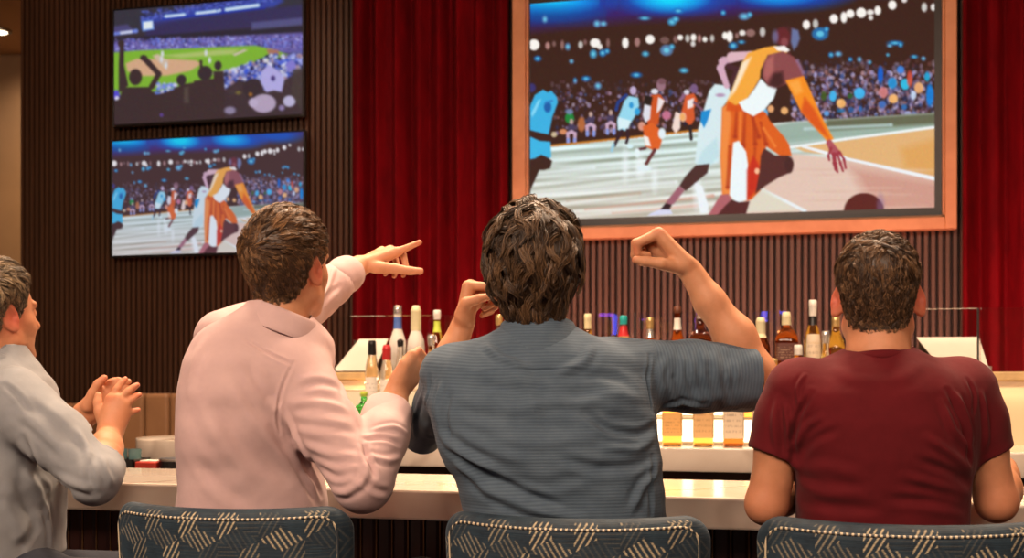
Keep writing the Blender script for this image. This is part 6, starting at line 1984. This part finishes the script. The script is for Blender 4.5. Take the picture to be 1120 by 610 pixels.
# ================================================================ lights
def area(name, loc, size, power, rgb, rot=(0, 0, 0), spread=None):
    d = bpy.data.lights.new(name, 'AREA'); d.shape = 'RECTANGLE'; d.size, d.size_y = size
    d.energy = power; d.color = rgb
    if spread: d.spread = spread
    o = bpy.data.objects.new(name, d); o.location = loc; o.rotation_euler = rot
    return link(o)
def spot(name, loc, target, power, rgb, ang=60, blend=.6, rad=.06):
    d = bpy.data.lights.new(name, 'SPOT'); d.energy = power; d.color = rgb; d.spot_size = math.radians(ang); d.spot_blend = blend; d.shadow_soft_size = rad
    o = bpy.data.objects.new(name, d); o.location = loc
    o.rotation_euler = (Vector(target) - Vector(loc)).to_track_quat('-Z', 'Y').to_euler()
    return link(o)
WARM = (1.0, .70, .47); SOFT = (1.0, .73, .54)
M['bulb'] = emit('lamp_lens', (1.0, .78, .5), 6.0)
def downlight(x, y, target, power, rgb=WARM, ang=70, lab=None, rad=.06, wide=True):
    spot('spot_lamp', (x, y, CEIL - .03), target, power, rgb, ang, .7, rad)
    e = empty('downlight', (x, y, CEIL - .02), label=lab, cat='ceiling lamp')
    MB().lathe([(.055, .0), (.085, .0), (.085, .02), (.055, .02)], 24).build('trim_ring', M['steel'], e, True)
    MB().lathe([(.001, -.012), (.035, -.010), (.054, -.001), (.054, .010), (.001, .010)], 24).build('lens', M['bulb'], e, True)
# row of downlights over the bar, in front of the seated men
for x in (-2.3, -1.3, -.3, .7):
    spot('spot_lamp', (x, 3.75, CEIL - .05), (x, 2.9, 1.1), 520, WARM, 75, .8, .25)
# unseen soft fill added behind the camera to light the men's backs
area('soft_fill_light', (-1.9, -1.0, CEIL - .05), (2.6, 1.6), 400, SOFT, (math.radians(38), 0, 0))
area('soft_fill_light', (1.3, -1.0, CEIL - .05), (2.6, 1.6), 200, SOFT, (math.radians(38), 0, 0))
for x in (-3.0, -1.9, -.5, .9):  # spots added to brighten the bottles, menu stands and slab end
    spot('spot_lamp', (x, 4.3, CEIL - .05), (x, 5.2, 1.3), 330, WARM, 70, .8, .08)
# LED strips: under the oak ledge on the bottles, and behind it on the slatted wall
area('led_strip', (-.6, 5.06, 1.29), (4.2, .02), 6, (1.0, .72, .45), (math.radians(-25), 0, 0))
area('led_strip', (-.4, 5.9, 1.2), (4.4, .03), 62, (1.0, .36, .27), (math.radians(125), 0, 0))
# warm lamps on the slatted wall and the left passage
spot('spot_lamp', (-3.6, 5.2, CEIL - .05), (-3.6, 7.1, 1.4), 60, WARM, 90, .9, .1)
spot('spot_lamp', (-6.2, 8.2, CEIL - .05), (-6.2, 9.5, 1.2), 110, (1.0, .62, .32), 110, .9, .1)
p = at(3, 30, 8.9)
downlight(p[0] - .02, 8.9, (p[0], 9.4, 1), 60, WARM, 150, 'recessed ceiling downlight in the passage at the upper left corner')

# neon tubes on the wall behind the viewer: seen mirrored in the glass screens
def mirrored(px, py):
    Yv = 2 * 5.236 - (YB + .06); u = (px - 560) / F; t_ = Yv / (FW[1] + RT[1] * u)
    return np.array([t_ * (FW[0] + RT[0] * u), YB + .06, CZ - (py - HY) / F * t_])
M['neon_blue'] = emit('blue_neon', (.06, .10, 1.0), 9.0); M['neon_violet'] = emit('violet_neon', (.35, .08, 1.0), 6.0)
for (a, b, mt, lab) in (((672, 344), (672, 366), 'neon_blue', 'upright blue neon tube mirrored in the glass beside the red necked bottle'), ((655, 343), (670, 343), 'neon_violet', 'level violet neon tube mirrored in the glass over the blue shoulder'),
                        ((836, 333), (836, 366), 'neon_blue', 'long upright blue neon tube mirrored in the glass right of the raised forearm'), ((856, 332), (856, 343), 'neon_blue', 'short upright blue neon tube mirrored in the glass above the broad bottle'),
                        ((700, 352), (728, 352), 'neon_violet', 'level violet neon tube mirrored in the glass below the raised fist'), ((757, 340), (757, 366), 'neon_violet', 'upright violet neon tube mirrored in the glass left of the raised forearm')):
    A_, B_ = mirrored(*a), mirrored(*b)
    e = empty('neon_sign', tuple(A_), label=lab, cat='neon lamp', group='neon tubes on the rear wall')
    d_ = B_ - A_
    MB().tube([(0, 0, 0), tuple(d_)], .030, 12).build('tube', M[mt], e, True)
    for k_ in (.1, .9):
        p_ = d_ * k_
        MB().box((p_[0] - .012, -.058, p_[2] - .012), (p_[0] + .012, -.025, p_[2] + .012), .002).build('bracket', M['black'], e)
